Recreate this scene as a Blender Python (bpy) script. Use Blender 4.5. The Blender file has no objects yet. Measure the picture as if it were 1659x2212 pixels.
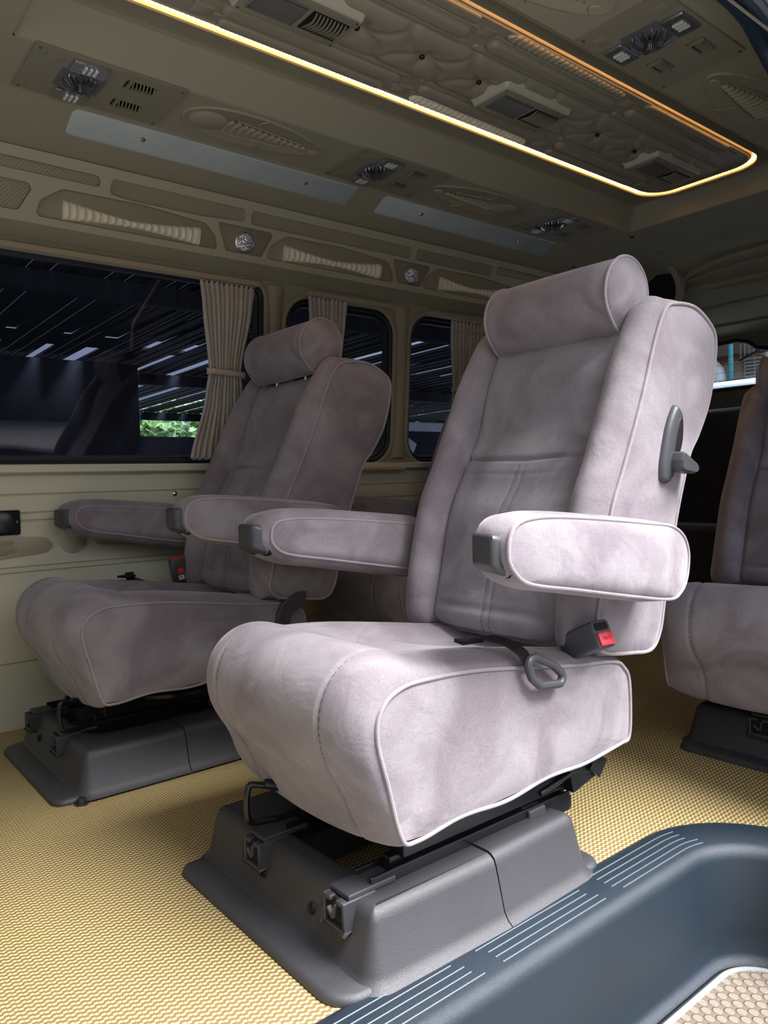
import bpy, bmesh, math, random
from mathutils import Vector, Matrix
from mathutils.geometry import tessellate_polygon
random.seed(7)
PI = math.pi
sc = bpy.context.scene
COL = sc.collection

# ------------------------------------------------------------------ camera
FPX = 1638.0
cd = bpy.data.cameras.new('camera'); cam = bpy.data.objects.new('camera', cd); COL.objects.link(cam)
cd.sensor_fit = 'VERTICAL'; cd.sensor_height = 36.0; cd.lens = FPX / 2212 * 36.0
cd.clip_start = 0.02; cd.clip_end = 300
right = Vector((0.77595862, -0.63014751, -0.02832542))
up = Vector((0.04646919, 0.01232331, 0.99884371))
back = -Vector((0.62906981, 0.77637765, -0.03884482))
M = Matrix.Identity(4)
for i in range(3):
    M[i][0] = right[i]; M[i][1] = up[i]; M[i][2] = back[i]
M.translation = Vector((0, 0, 0.70)); cam.matrix_world = M
sc.camera = cam

# ------------------------------------------------------------------ light
sc.view_settings.view_transform = 'Standard'; sc.view_settings.look = 'None'
sc.view_settings.gamma = 1.0; sc.view_settings.use_curve_mapping = False
sc.view_settings.exposure = 0.38
w = bpy.data.worlds.new('overcast sky'); sc.world = w; w.use_nodes = True
nt = w.node_tree; nt.nodes.clear()
wo = nt.nodes.new('ShaderNodeOutputWorld'); bg = nt.nodes.new('ShaderNodeBackground')
tc = nt.nodes.new('ShaderNodeTexCoord'); sx = nt.nodes.new('ShaderNodeSeparateXYZ')
rp = nt.nodes.new('ShaderNodeValToRGB')
rp.color_ramp.elements[0].position = 0.0; rp.color_ramp.elements[0].color = (0.78, 0.86, 1.0, 1)
rp.color_ramp.elements[1].position = 0.9; rp.color_ramp.elements[1].color = (1.0, 1.0, 1.0, 1)
nt.links.new(tc.outputs['Generated'], sx.inputs[0]); nt.links.new(sx.outputs['Z'], rp.inputs[0])
# the haze is brighter on the side where the sun stands
vd = nt.nodes.new('ShaderNodeVectorMath'); vd.operation = 'DOT_PRODUCT'; vd.inputs[1].default_value = Vector((.28, -.52, 1.0)).normalized()
mr0 = nt.nodes.new('ShaderNodeMapRange'); mr0.inputs['From Min'].default_value = -.3; mr0.inputs['From Max'].default_value = 1
mr0.inputs['To Min'].default_value = .34; mr0.inputs['To Max'].default_value = 1.9
nt.links.new(tc.outputs['Generated'], vd.inputs[0]); nt.links.new(vd.outputs['Value'], mr0.inputs['Value']); nt.links.new(mr0.outputs[0], bg.inputs[1])
nt.links.new(rp.outputs[0], bg.inputs[0])
nt.links.new(bg.outputs[0], wo.inputs[0])
sd = bpy.data.lights.new('sun', 'SUN'); sd.energy = 11; sd.angle = math.radians(36); sd.color = (0.98, 0.98, 1.0)
so = bpy.data.objects.new('sun', sd); COL.objects.link(so)
# hazy sun, high over the open sliding door
so.rotation_euler = Vector((.28, -.52, 1.0)).to_track_quat('Z', 'Y').to_euler()

# ------------------------------------------------------------------ materials
def _mat(name):
    m = bpy.data.materials.new(name); m.use_nodes = True
    n = m.node_tree; b = n.nodes['Principled BSDF']
    return m, n, b
def plain(name, col, rough=0.5, spec=0.5, metal=0.0, bump=0.0, bscale=300.0, var=0.0, vscale=6.0, coat=0.0, trans=0.0, emit=None, estr=0.0):
    m, n, b = _mat(name)
    b.inputs['Base Color'].default_value = (*col, 1); b.inputs['Roughness'].default_value = rough
    b.inputs['Specular IOR Level'].default_value = spec; b.inputs['Metallic'].default_value = metal
    b.inputs['Coat Weight'].default_value = coat; b.inputs['Transmission Weight'].default_value = trans
    if emit: b.inputs['Emission Color'].default_value = (*emit, 1); b.inputs['Emission Strength'].default_value = estr
    tcn = n.nodes.new('ShaderNodeTexCoord')
    if var:
        nz = n.nodes.new('ShaderNodeTexNoise'); nz.inputs['Scale'].default_value = vscale; nz.inputs['Detail'].default_value = 4
        mr = n.nodes.new('ShaderNodeMapRange'); mr.inputs['From Min'].default_value = .3; mr.inputs['From Max'].default_value = .7
        mr.inputs['To Min'].default_value = 1 - var; mr.inputs['To Max'].default_value = 1 + var
        mx = n.nodes.new('ShaderNodeMix'); mx.data_type = 'RGBA'; mx.blend_type = 'MULTIPLY'; mx.inputs[0].default_value = 1
        mx.inputs[6].default_value = (*col, 1)
        n.links.new(tcn.outputs['Object'], nz.inputs['Vector']); n.links.new(nz.outputs['Fac'], mr.inputs['Value'])
        n.links.new(mr.outputs[0], mx.inputs[7]); n.links.new(mx.outputs[2], b.inputs['Base Color'])
    if bump:
        nz = n.nodes.new('ShaderNodeTexNoise'); nz.inputs['Scale'].default_value = bscale; nz.inputs['Detail'].default_value = 3
        bp = n.nodes.new('ShaderNodeBump'); bp.inputs['Strength'].default_value = bump; bp.inputs['Distance'].default_value = .001
        n.links.new(tcn.outputs['Object'], nz.inputs['Vector']); n.links.new(nz.outputs['Fac'], bp.inputs['Height'])
        n.links.new(bp.outputs[0], b.inputs['Normal'])
    return m
def mathn(n, op, a, b=None, c=None):
    k = n.nodes.new('ShaderNodeMath'); k.operation = op
    for i, v in enumerate((a, b, c)):
        if v is None: continue
        if isinstance(v, (int, float)): k.inputs[i].default_value = v
        else: n.links.new(v, k.inputs[i])
    return k.outputs[0]
def velvet(name, col, col2, fleck=(0.50, 0.46, 0.47)):
    m, n, b = _mat(name)
    tcn = n.nodes.new('ShaderNodeTexCoord')
    def nz(scale, det=4, dist=0.0):
        k = n.nodes.new('ShaderNodeTexNoise'); k.inputs['Scale'].default_value = scale; k.inputs['Detail'].default_value = det
        k.inputs['Distortion'].default_value = dist
        n.links.new(tcn.outputs['Object'], k.inputs['Vector']); return k.outputs['Fac']
    def rng(v, a, b2, c=0, d=1):
        k = n.nodes.new('ShaderNodeMapRange'); k.inputs['From Min'].default_value = a; k.inputs['From Max'].default_value = b2
        k.inputs['To Min'].default_value = c; k.inputs['To Max'].default_value = d; n.links.new(v, k.inputs['Value']); return k.outputs[0]
    def mix(f, a, b2):
        k = n.nodes.new('ShaderNodeMix'); k.data_type = 'RGBA'
        if isinstance(f, float): k.inputs[0].default_value = f
        else: n.links.new(f, k.inputs[0])
        for i, v in ((6, a), (7, b2)):
            if isinstance(v, tuple): k.inputs[i].default_value = (*v, 1)
            else: n.links.new(v, k.inputs[i])
        return k.outputs[2]
    c = mix(rng(nz(7, 6, 1.2), .36, .64), col, col2)
    c = mix(rng(nz(820, 3), .53, .74, 0, .34), c, fleck)
    c = mix(rng(nz(560, 3), .46, .28, 0, .42), c, tuple(x * .35 for x in col))
    n.links.new(c, b.inputs['Base Color'])
    b.inputs['Roughness'].default_value = .95; b.inputs['Specular IOR Level'].default_value = .15
    b.inputs['Sheen Weight'].default_value = .35; b.inputs['Sheen Roughness'].default_value = .45
    b.inputs['Sheen Tint'].default_value = (.9, .86, .9, 1)
    bp = n.nodes.new('ShaderNodeBump'); bp.inputs['Strength'].default_value = .3; bp.inputs['Distance'].default_value = .0008
    n.links.new(nz(700, 3), bp.inputs['Height'])
    bp2 = n.nodes.new('ShaderNodeBump'); bp2.inputs['Strength'].default_value = .5; bp2.inputs['Distance'].default_value = .008
    n.links.new(nz(14, 3, .6), bp2.inputs['Height']); n.links.new(bp.outputs[0], bp2.inputs['Normal'])
    n.links.new(bp2.outputs[0], b.inputs['Normal'])
    return m
def woven_floor(name):
    m, n, b = _mat(name)
    tcn = n.nodes.new('ShaderNodeTexCoord'); sp = n.nodes.new('ShaderNodeSeparateXYZ'); n.links.new(tcn.outputs['Object'], sp.inputs[0])
    P, Q = .0125, .0098
    fx = mathn(n, 'SUBTRACT', mathn(n, 'FRACT', mathn(n, 'ADD', mathn(n, 'DIVIDE', sp.outputs['X'], P), 200)), .5)
    fy = mathn(n, 'SUBTRACT', mathn(n, 'FRACT', mathn(n, 'ADD', mathn(n, 'DIVIDE', sp.outputs['Y'], Q), 200)), .5)
    def edge(v, c, hw):      # >0 inside |v-c|<hw
        return mathn(n, 'SUBTRACT', hw, mathn(n, 'ABSOLUTE', mathn(n, 'SUBTRACT', v, c)))
    line = edge(mathn(n, 'ADD', fy, mathn(n, 'MULTIPLY', fx, .10)), 0, .10)
    A = mathn(n, 'MINIMUM', edge(fx, -.25, .19), edge(fy, .17, .20)); B = mathn(n, 'MINIMUM', edge(fx, .25, .19), edge(fy, -.17, .20))
    g = mathn(n, 'MAXIMUM', line, mathn(n, 'MAXIMUM', A, B))
    mr = n.nodes.new('ShaderNodeMapRange'); mr.inputs['From Min'].default_value = -.035; mr.inputs['From Max'].default_value = .05
    n.links.new(g, mr.inputs['Value'])
    rp = n.nodes.new('ShaderNodeValToRGB'); rp.color_ramp.elements[0].color = (.185, .125, .05, 1); rp.color_ramp.elements[1].color = (.60, .49, .235, 1)
    n.links.new(mr.outputs[0], rp.inputs[0]); n.links.new(rp.outputs[0], b.inputs['Base Color'])
    bp = n.nodes.new('ShaderNodeBump'); bp.inputs['Strength'].default_value = .5; bp.inputs['Distance'].default_value = .0012
    n.links.new(mr.outputs[0], bp.inputs['Height']); n.links.new(bp.outputs[0], b.inputs['Normal'])
    b.inputs['Roughness'].default_value = .5; b.inputs['Specular IOR Level'].default_value = .35
    return m
def coin_mat(name):
    m, n, b = _mat(name)
    tcn = n.nodes.new('ShaderNodeTexCoord'); sp = n.nodes.new('ShaderNodeSeparateXYZ')
    n.links.new(tcn.outputs['Object'], sp.inputs[0]); S = .027
    def lattice(ox, oy):
        fx = mathn(n, 'SUBTRACT', mathn(n, 'FRACT', mathn(n, 'ADD', mathn(n, 'DIVIDE', sp.outputs['X'], S), 50 + ox)), .5)
        fy = mathn(n, 'SUBTRACT', mathn(n, 'FRACT', mathn(n, 'ADD', mathn(n, 'DIVIDE', sp.outputs['Y'], S), 50 + oy)), .5)
        return mathn(n, 'SQRT', mathn(n, 'ADD', mathn(n, 'MULTIPLY', fx, fx), mathn(n, 'MULTIPLY', fy, fy)))
    d = mathn(n, 'MINIMUM', lattice(0, 0), lattice(.5, .5))
    mr = n.nodes.new('ShaderNodeMapRange'); n.links.new(d, mr.inputs['Value'])
    mr.inputs['From Min'].default_value = .26; mr.inputs['From Max'].default_value = .33
    mr.inputs['To Min'].default_value = 1; mr.inputs['To Max'].default_value = 0
    rp = n.nodes.new('ShaderNodeValToRGB'); rp.color_ramp.elements[0].color = (.135, .108, .082, 1); rp.color_ramp.elements[1].color = (.20, .163, .13, 1)
    n.links.new(mr.outputs[0], rp.inputs[0]); n.links.new(rp.outputs[0], b.inputs['Base Color'])
    bp = n.nodes.new('ShaderNodeBump'); bp.inputs['Strength'].default_value = 1; bp.inputs['Distance'].default_value = .002
    n.links.new(mr.outputs[0], bp.inputs['Height']); n.links.new(bp.outputs[0], b.inputs['Normal'])
    b.inputs['Roughness'].default_value = .42
    return m
def perforated(name, col):
    m, n, b = _mat(name)
    tcn = n.nodes.new('ShaderNodeTexCoord'); sp = n.nodes.new('ShaderNodeSeparateXYZ')
    n.links.new(tcn.outputs['Object'], sp.inputs[0]); S = .011
    def lattice(o):
        fx = mathn(n, 'SUBTRACT', mathn(n, 'FRACT', mathn(n, 'ADD', mathn(n, 'DIVIDE', sp.outputs['X'], S), 50 + o)), .5)
        fy = mathn(n, 'SUBTRACT', mathn(n, 'FRACT', mathn(n, 'ADD', mathn(n, 'DIVIDE', sp.outputs['Z'], S), 50 + o)), .5)
        return mathn(n, 'SQRT', mathn(n, 'ADD', mathn(n, 'MULTIPLY', fx, fx), mathn(n, 'MULTIPLY', fy, fy)))
    d = mathn(n, 'MINIMUM', lattice(0), lattice(.5))
    g = mathn(n, 'GREATER_THAN', d, .13)
    mx = n.nodes.new('ShaderNodeMix'); mx.data_type = 'RGBA'; n.links.new(g, mx.inputs[0])
    mx.inputs[6].default_value = (*[c * .3 for c in col], 1); mx.inputs[7].default_value = (*col, 1)
    n.links.new(mx.outputs[2], b.inputs['Base Color']); b.inputs['Roughness'].default_value = .55
    return m
def tinted(name, tint, refl=1.5):
    m = bpy.data.materials.new(name); m.use_nodes = True; n = m.node_tree; n.nodes.clear()
    o = n.nodes.new('ShaderNodeOutputMaterial'); t = n.nodes.new('ShaderNodeBsdfTransparent'); g = n.nodes.new('ShaderNodeBsdfGlossy')
    lw_ = n.nodes.new('ShaderNodeLayerWeight'); lw_.inputs[0].default_value = .5; x = n.nodes.new('ShaderNodeMixShader')
    fr_ = mathn(n, 'MULTIPLY_ADD', mathn(n, 'POWER', lw_.outputs['Facing'], 5.0), .90, .045)
    t.inputs[0].default_value = (*tint, 1); g.inputs['Roughness'].default_value = .01
    n.links.new(fr_, x.inputs[0]); n.links.new(t.outputs[0], x.inputs[1]); n.links.new(g.outputs[0], x.inputs[2])
    n.links.new(x.outputs[0], o.inputs[0]); return m
def facet_glass(name):
    m, n, b = _mat(name)
    b.inputs['Base Color'].default_value = (.75, .78, .8, 1); b.inputs['Roughness'].default_value = .12; b.inputs['Metallic'].default_value = .65
    tcn = n.nodes.new('ShaderNodeTexCoord'); v = n.nodes.new('ShaderNodeTexVoronoi'); v.inputs['Scale'].default_value = 130
    bp = n.nodes.new('ShaderNodeBump'); bp.inputs['Strength'].default_value = 1; bp.inputs['Distance'].default_value = .004
    n.links.new(tcn.outputs['Object'], v.inputs['Vector']); n.links.new(v.outputs['Distance'], bp.inputs['Height']); n.links.new(bp.outputs[0], b.inputs['Normal'])
    return m
def foliage_mat(name):
    m, n, b = _mat(name)
    tcn = n.nodes.new('ShaderNodeTexCoord'); nz = n.nodes.new('ShaderNodeTexNoise'); nz.inputs['Scale'].default_value = 4; nz.inputs['Detail'].default_value = 6
    rp = n.nodes.new('ShaderNodeValToRGB'); rp.color_ramp.elements[0].position = .38; rp.color_ramp.elements[1].position = .66
    rp.color_ramp.elements[0].color = (.10, .24, .04, 1); rp.color_ramp.elements[1].color = (.5, .75, .25, 1)
    n.links.new(tcn.outputs['Object'], nz.inputs['Vector']); n.links.new(nz.outputs['Fac'], rp.inputs[0]); n.links.new(rp.outputs[0], b.inputs['Base Color'])
    b.inputs['Roughness'].default_value = .6; return m

BEIGE = (.325, .30, .215); BEIGEL = (.40, .355, .25)
FAB = velvet('mauve grey velvet', (.192, .160, .178), (.286, .254, .272))
PIP = velvet('velvet piping', (.28, .24, .255), (.33, .29, .30), (.5, .46, .47))
STI = plain('seam thread', (.13, .105, .115), .8, .2)
LIN = velvet('beige curtain cloth', (.45, .42, .365), (.49, .455, .40), (.50, .47, .42))
VIN = plain('beige moulded vinyl', BEIGE, .55, .35, bump=.25, bscale=500)
FABC = velvet('grey velvet centre', (.190, .172, .194), (.280, .260, .286))
VIND = plain('taupe vinyl inset', (.26, .21, .155), .6, .3, bump=.3, bscale=500)
VINC = plain('ceiling vinyl', (.305, .285, .208), .6, .3, bump=.25, bscale=500)
WPAN = plain('sage cream door panel', (.62, .60, .46), .5, .4, bump=.25, bscale=600)
WPAN2 = plain('tan sill strip', (.47, .40, .285), .45, .4)
CRM = plain('cream rib plastic', (.78, .73, .57), .45, .4)
PADV = plain('padded vinyl', (.27, .245, .18), .42, .5, bump=.2, bscale=500)
CONS = plain('console plastic', (.235, .215, .155), .45, .4)
LAMPF = plain('lamp housing plastic', (.46, .44, .35), .4, .45)
GREYP = plain('grey diffuser', (.42, .47, .48), .35, .5, var=.06, vscale=8)
DARK = plain('charcoal base plastic', (.040, .039, .044), .42, .5, bump=.6, bscale=900, var=.12, vscale=5)
DARKG = plain('charcoal grey trim plastic', (.055, .055, .062), .38, .5, bump=.3, bscale=900)
BLK = plain('black painted steel', (.008, .008, .011), .28, .5)
BLKM = plain('matt black', (.012, .012, .014), .7, .2)
STEPM = plain('blue black step plastic', (.013, .021, .031), .34, .45, bump=.7, bscale=1100, var=.1, vscale=3)
RIBM = plain('step rib', (.085, .105, .125), .4, .5)
RUB = plain('black rubber', (.008, .009, .013), .45, .4)
GAS = plain('blue black door seal', (.02, .035, .06), .4, .5)
RED = plain('red plastic', (.72, .03, .05), .35, .5)
WHT = plain('white print', (.75, .72, .66), .5, .3)
CHR = plain('chrome', (.8, .8, .8), .12, .5, 1.0)
STEEL = plain('bolt steel', (.08, .08, .08), .3, .5, .8)
FLR = woven_floor('woven tan floor mat')
COIN = coin_mat('tan coin mat')
PERF = perforated('perforated vinyl', (.34, .31, .22))
GLS = tinted('tinted glass', (.62, .66, .78))
GLS3 = tinted('dark privacy glass', (.30, .32, .36))
GLS2 = tinted('clear rear glass', (.86, .92, .96))
FAC = facet_glass('cut lamp glass')
DKF = velvet('dark bench velvet', (.035, .032, .036), (.045, .042, .046), (.08, .08, .08))
EDG = plain('grey mat edging', (.24, .25, .25), .5, .3)

# ------------------------------------------------------------------ helpers
ORG = {}
def props(o, label=None, cat=None, group=None, kind=None):
    if label: o['label'] = label
    if cat: o['category'] = cat
    if group: o['group'] = group
    if kind: o['kind'] = kind
    return o
def thing(name, label, cat, loc=(0, 0, 0), group=None):
    o = bpy.data.objects.new(name, None); COL.objects.link(o); o.location = loc; o.empty_display_size = .05
    ORG[o] = Vector(loc); return props(o, label, cat, group)
def crom(pts, n, closed=False):
    """Catmull-Rom through pts, resampled to n points at even arc length."""
    P = [Vector(p) for p in pts]; L = len(P); out = []
    segs = L if closed else L - 1
    for i in range(segs):
        if closed: a, b, c, d = P[(i - 1) % L], P[i], P[(i + 1) % L], P[(i + 2) % L]
        else: a, b, c, d = P[max(i - 1, 0)], P[i], P[i + 1], P[min(i + 2, L - 1)]
        for k in range(16):
            t = k / 16
            out.append(.5 * ((2 * b) + (c - a) * t + (2 * a - 5 * b + 4 * c - d) * t * t + (3 * b - a - 3 * c + d) * t ** 3))
    out.append(P[0].copy() if closed else P[-1].copy())
    return even(out, n, closed)
def even(out, n, closed=False):
    acc = [0]
    for i in range(1, len(out)): acc.append(acc[-1] + (out[i] - out[i - 1]).length)
    T = acc[-1]; res = []; j = 0
    m = n if closed else n - 1
    for k in range(n):
        s = T * k / m
        while j < len(acc) - 2 and acc[j + 1] < s: j += 1
        f = (s - acc[j]) / max(acc[j + 1] - acc[j], 1e-9); res.append(out[j].lerp(out[j + 1], min(max(f, 0), 1)))
    return res
def fillet(pts, r, seg=5):
    """round the corners of a closed 2-D polygon; r number or list"""
    out = []; n = len(pts)
    for i in range(n):
        p = Vector(pts[i][:2]); a = Vector(pts[i - 1][:2]); b = Vector(pts[(i + 1) % n][:2])
        rr = r[i] if isinstance(r, (list, tuple)) else r
        if rr <= 0: out.append((p.x, p.y)); continue
        u = (a - p).normalized(); v = (b - p).normalized()
        ang = math.acos(max(-1, min(1, u.dot(v))))
        if ang > PI - .05: out.append((p.x, p.y)); continue
        d = min(rr / math.tan(ang / 2), (a - p).length * .49, (b - p).length * .49); rr2 = d * math.tan(ang / 2)
        c = p + (u + v).normalized() * (rr2 / math.sin(ang / 2))
        s = p + u * d - c; e = p + v * d - c
        a0 = math.atan2(s.y, s.x); a1 = math.atan2(e.y, e.x); da = (a1 - a0 + PI) % (2 * PI) - PI
        for k in range(seg + 1):
            t = a0 + da * k / seg; out.append((c.x + rr2 * math.cos(t), c.y + rr2 * math.sin(t)))
    return out
def area2(p): return sum(p[i - 1][0] * p[i][1] - p[i][0] * p[i - 1][1] for i in range(len(p))) / 2
def ccw(p): return list(p) if area2(p) > 0 else list(p)[::-1]
def inset(poly, d):
    """inset a ccw polygon by d"""
    n = len(poly); out = []
    for i in range(n):
        a, p, b = Vector(poly[i - 1]), Vector(poly[i]), Vector(poly[(i + 1) % n])
        e1 = (p - a).normalized(); e2 = (b - p).normalized()
        n1 = Vector((-e1.y, e1.x)); n2 = Vector((-e2.y, e2.x)); m = n1 + n2
        if m.length < 1e-6: m = n1
        m.normalize(); k = d / max(.35, m.dot(n1)); q = p + m * k; out.append((q.x, q.y))
    return out
def rrect(x0, x1, y0, y1, r, seg=5): return fillet([(x0, y0), (x1, y0), (x1, y1), (x0, y1)], r, seg)
def ellipse(cx, cy, a, b, n=40, rot=0):
    return [(cx + a * math.cos(t) * math.cos(rot) - b * math.sin(t) * math.sin(rot), cy + a * math.cos(t) * math.sin(rot) + b * math.sin(t) * math.cos(rot)) for t in [2 * PI * k / n for k in range(n)]]

class MB:
    def __init__(s): s.v = []; s.f = []; s.mi = []
    def add(s, vs, fs, mi=0):
        o = len(s.v); s.v += [tuple(v) for v in vs]; s.f += [tuple(i + o for i in f) for f in fs]; s.mi += [mi] * len(fs); return s
    def box(s, x0, x1, y0, y1, z0, z1, mi=0):
        v = [(x, y, z) for z in (z0, z1) for y in (y0, y1) for x in (x0, x1)]
        return s.add(v, [(0, 2, 3, 1), (4, 5, 7, 6), (0, 1, 5, 4), (2, 6, 7, 3), (0, 4, 6, 2), (1, 3, 7, 5)], mi)
    def obox(s, c, ax, ay, az, mi=0):
        """oriented box: half-axis vectors"""
        c = Vector(c); ax, ay, az = Vector(ax), Vector(ay), Vector(az)
        v = [c + ax * i + ay * j + az * k for k in (-1, 1) for j in (-1, 1) for i in (-1, 1)]
        return s.add(v, [(0, 2, 3, 1), (4, 5, 7, 6), (0, 1, 5, 4), (2, 6, 7, 3), (0, 4, 6, 2), (1, 3, 7, 5)], mi)
    def grid(s, rows, cu=False, cv=False, mi=0):
        """rows: list of equal-length point lists"""
        R = len(rows); Cn = len(rows[0]); vs = [p for r in rows for p in r]; fs = []
        for i in range(R if cu else R - 1):
            for j in range(Cn if cv else Cn - 1):
                a = i * Cn + j; b = i * Cn + (j + 1) % Cn; c = ((i + 1) % R) * Cn + (j + 1) % Cn; d = ((i + 1) % R) * Cn + j
                fs.append((a, b, c, d))
        return s.add(vs, fs, mi)
    def tube(s, pts, r, closed=False, seg=8, mi=0, flat=None):
        P = [Vector(p) for p in pts]; n = len(P); rows = []; ref = None
        for i in range(n):
            if closed: t = P[(i + 1) % n] - P[i - 1]
            else: t = P[min(i + 1, n - 1)] - P[max(i - 1, 0)]
            t.normalize()
            if ref is None:
                ref = Vector((0, 0, 1)) if abs(t.z) < .9 else Vector((1, 0, 0))
            u = (ref - t * ref.dot(t)); u.normalize(); ref = u; w_ = t.cross(u)
            rr = r[i] if isinstance(r, (list, tuple)) else r
            fl = flat or 1.0
            rows.append([P[i] + u * (rr * math.cos(2 * PI * k / seg)) + w_ * (rr * fl * math.sin(2 * PI * k / seg)) for k in range(seg)])
        s.grid(rows, cu=closed, cv=True, mi=mi)
        if not closed:
            o = len(s.v) - n * seg
            s.f.append(tuple(o + k for k in range(seg))[::-1]); s.f.append(tuple(o + (n - 1) * seg + k for k in range(seg))); s.mi += [mi, mi]
        return s
    def lathe(s, prof, c, axis=(0, 0, 1), seg=24, mi=0):
        """prof: (radius, height) along axis"""
        ax = Vector(axis).normalized(); u = ax.orthogonal().normalized(); w_ = ax.cross(u); c = Vector(c); rows = []
        for r, h in prof:
            rows.append([c + ax * h + (u * math.cos(2 * PI * k / seg) + w_ * math.sin(2 * PI * k / seg)) * max(r, 1e-5) for k in range(seg)])
        return s.grid(rows, cv=True, mi=mi)
    def draft(s, poly, levels, fmap=None, mi=0, bottom=True):
        """stack of insets of a ccw polygon. levels: (z, inset)"""
        poly = ccw(poly); fmap = fmap or (lambda a, b, z: (a, b, z)); n = len(poly); base = len(s.v)
        rows = []
        for z, d in levels:
            q = inset(poly, d) if d else poly
            rows.append([fmap(a, b, z) for a, b in q])
        s.grid(rows, cv=True, mi=mi)
        tess = tessellate_polygon([[Vector((a, b, 0)) for a, b in (inset(poly, levels[-1][1]) if levels[-1][1] else poly)]])
        o = base + n * (len(levels) - 1)
        for t in tess: s.f.append(tuple(o + i for i in t)); s.mi.append(mi)
        if bottom:
            for t in tess: s.f.append(tuple(base + i for i in t)[::-1]); s.mi.append(mi)
        return s
    def plate(s, outer, holes, fmap, th, mi=0):
        """flat plate with holes, fmap(a,b,h) with h 0..th"""
        loops = [ccw(outer)] + [ccw(h)[::-1] for h in holes]
        tess = tessellate_polygon([[Vector((a, b, 0)) for a, b in L] for L in loops]); allp = [p for L in loops for p in L]; n = len(allp)
        vs = [fmap(a, b, 0) for a, b in allp] + [fmap(a, b, th) for a, b in allp]
        fs = [tuple(t) for t in tess] + [tuple(i + n for i in t)[::-1] for t in tess]; k = 0
        for L in loops:
            m_ = len(L)
            for i in range(m_): a = k + i; b = k + (i + 1) % m_; fs.append((a, b, b + n, a + n))
            k += m_
        return s.add(vs, fs, mi)
    def obj(s, name, mats, parent=None, org=None, bevel=0, sub=0, sharp=35, smooth=True, seg=2):
        me = bpy.data.meshes.new(name); o = bpy.data.objects.new(name, me)
        root = parent
        while root is not None and root.parent is not None: root = root.parent
        off = Vector(org) if org is not None else (ORG.get(root, Vector((0, 0, 0))) if root is not None else Vector((0, 0, 0)))
        me.from_pydata([tuple(Vector(v) - off) for v in s.v], [], s.f)
        for m_ in (mats if isinstance(mats, (list, tuple)) else [mats]): me.materials.append(m_)
        if any(s.mi): me.polygons.foreach_set('material_index', s.mi)
        bm = bmesh.new(); bm.from_mesh(me); bmesh.ops.remove_doubles(bm, verts=bm.verts, dist=1e-5)
        bmesh.ops.recalc_face_normals(bm, faces=bm.faces); bm.to_mesh(me); bm.free()
        if smooth:
            me.polygons.foreach_set('use_smooth', [True] * len(me.polygons))
            if not bevel: me.set_sharp_from_angle(angle=math.radians(sharp))
        COL.objects.link(o)
        if parent is not None: o.parent = parent
        elif org is not None: o.location = off
        if bevel:
            b = o.modifiers.new('bevel', 'BEVEL'); b.width = bevel; b.segments = seg; b.limit_method = 'ANGLE'; b.angle_limit = math.radians(38)
            b.use_clamp_overlap = True; b.harden_normals = False
            wn = o.modifiers.new('wn', 'WEIGHTED_NORMAL'); wn.keep_sharp = False
        if sub:
            sb = o.modifiers.new('sub', 'SUBSURF'); sb.levels = sub; sb.render_levels = sub
        return o
def struct(mb, name, m, **k): return props(mb.obj(name, m, **k), kind='structure')
def clip_x(o, x, keep_less):
    me = o.data; bm = bmesh.new(); bm.from_mesh(me)
    off = o.parent and ORG.get(o.parent, Vector((0, 0, 0))) or Vector((0, 0, 0))
    g = bmesh.ops.bisect_plane(bm, geom=bm.verts[:] + bm.edges[:] + bm.faces[:], plane_co=(x - off.x, 0, 0), plane_no=(1, 0, 0), clear_outer=keep_less, clear_inner=not keep_less)
    ed = [e for e in g['geom_cut'] if isinstance(e, bmesh.types.BMEdge)]
    bmesh.ops.holes_fill(bm, edges=ed, sides=0); bm.to_mesh(me); bm.free(); me.set_sharp_from_angle(angle=math.radians(50))
def copy_tree(o, parent=None):
    c = o.copy(); COL.objects.link(c); c.parent = parent
    for ch in list(o.children): copy_tree(ch, c)
    return c
def words_at(txt, size, mtx, m, name, parent, ext=.0004):
    """lettering as a mesh child; mtx maps the text plane to the author frame"""
    cu = bpy.data.curves.new(name, 'FONT'); cu.body = txt; cu.size = size; cu.align_x = 'CENTER'; cu.align_y = 'CENTER'; cu.extrude = ext
    t = bpy.data.objects.new('t', cu); COL.objects.link(t); dg = bpy.context.evaluated_depsgraph_get()
    me = bpy.data.meshes.new_from_object(t.evaluated_get(dg)); COL.objects.unlink(t); bpy.data.objects.remove(t)
    root = parent
    while root.parent is not None: root = root.parent
    me.transform(Matrix.Translation(-ORG.get(root, Vector((0, 0, 0)))) @ mtx); me.materials.clear(); me.materials.append(m)
    o = bpy.data.objects.new(name, me); COL.objects.link(o); o.parent = parent; return o
def frame_m(c, xdir, ydir):
    x = Vector(xdir).normalized(); y = Vector(ydir); y = (y - x * y.dot(x)).normalized(); z = x.cross(y)
    m = Matrix.Identity(4)
    for i in range(3): m[i][0] = x[i]; m[i][1] = y[i]; m[i][2] = z[i]
    m.translation = Vector(c); return m
def sst(a, b, x):
    t = max(0, min(1, (x - a) / (b - a))); return t * t * (3 - 2 * t)
def gau(x, s): return math.exp(-(x / s) ** 2)

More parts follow.
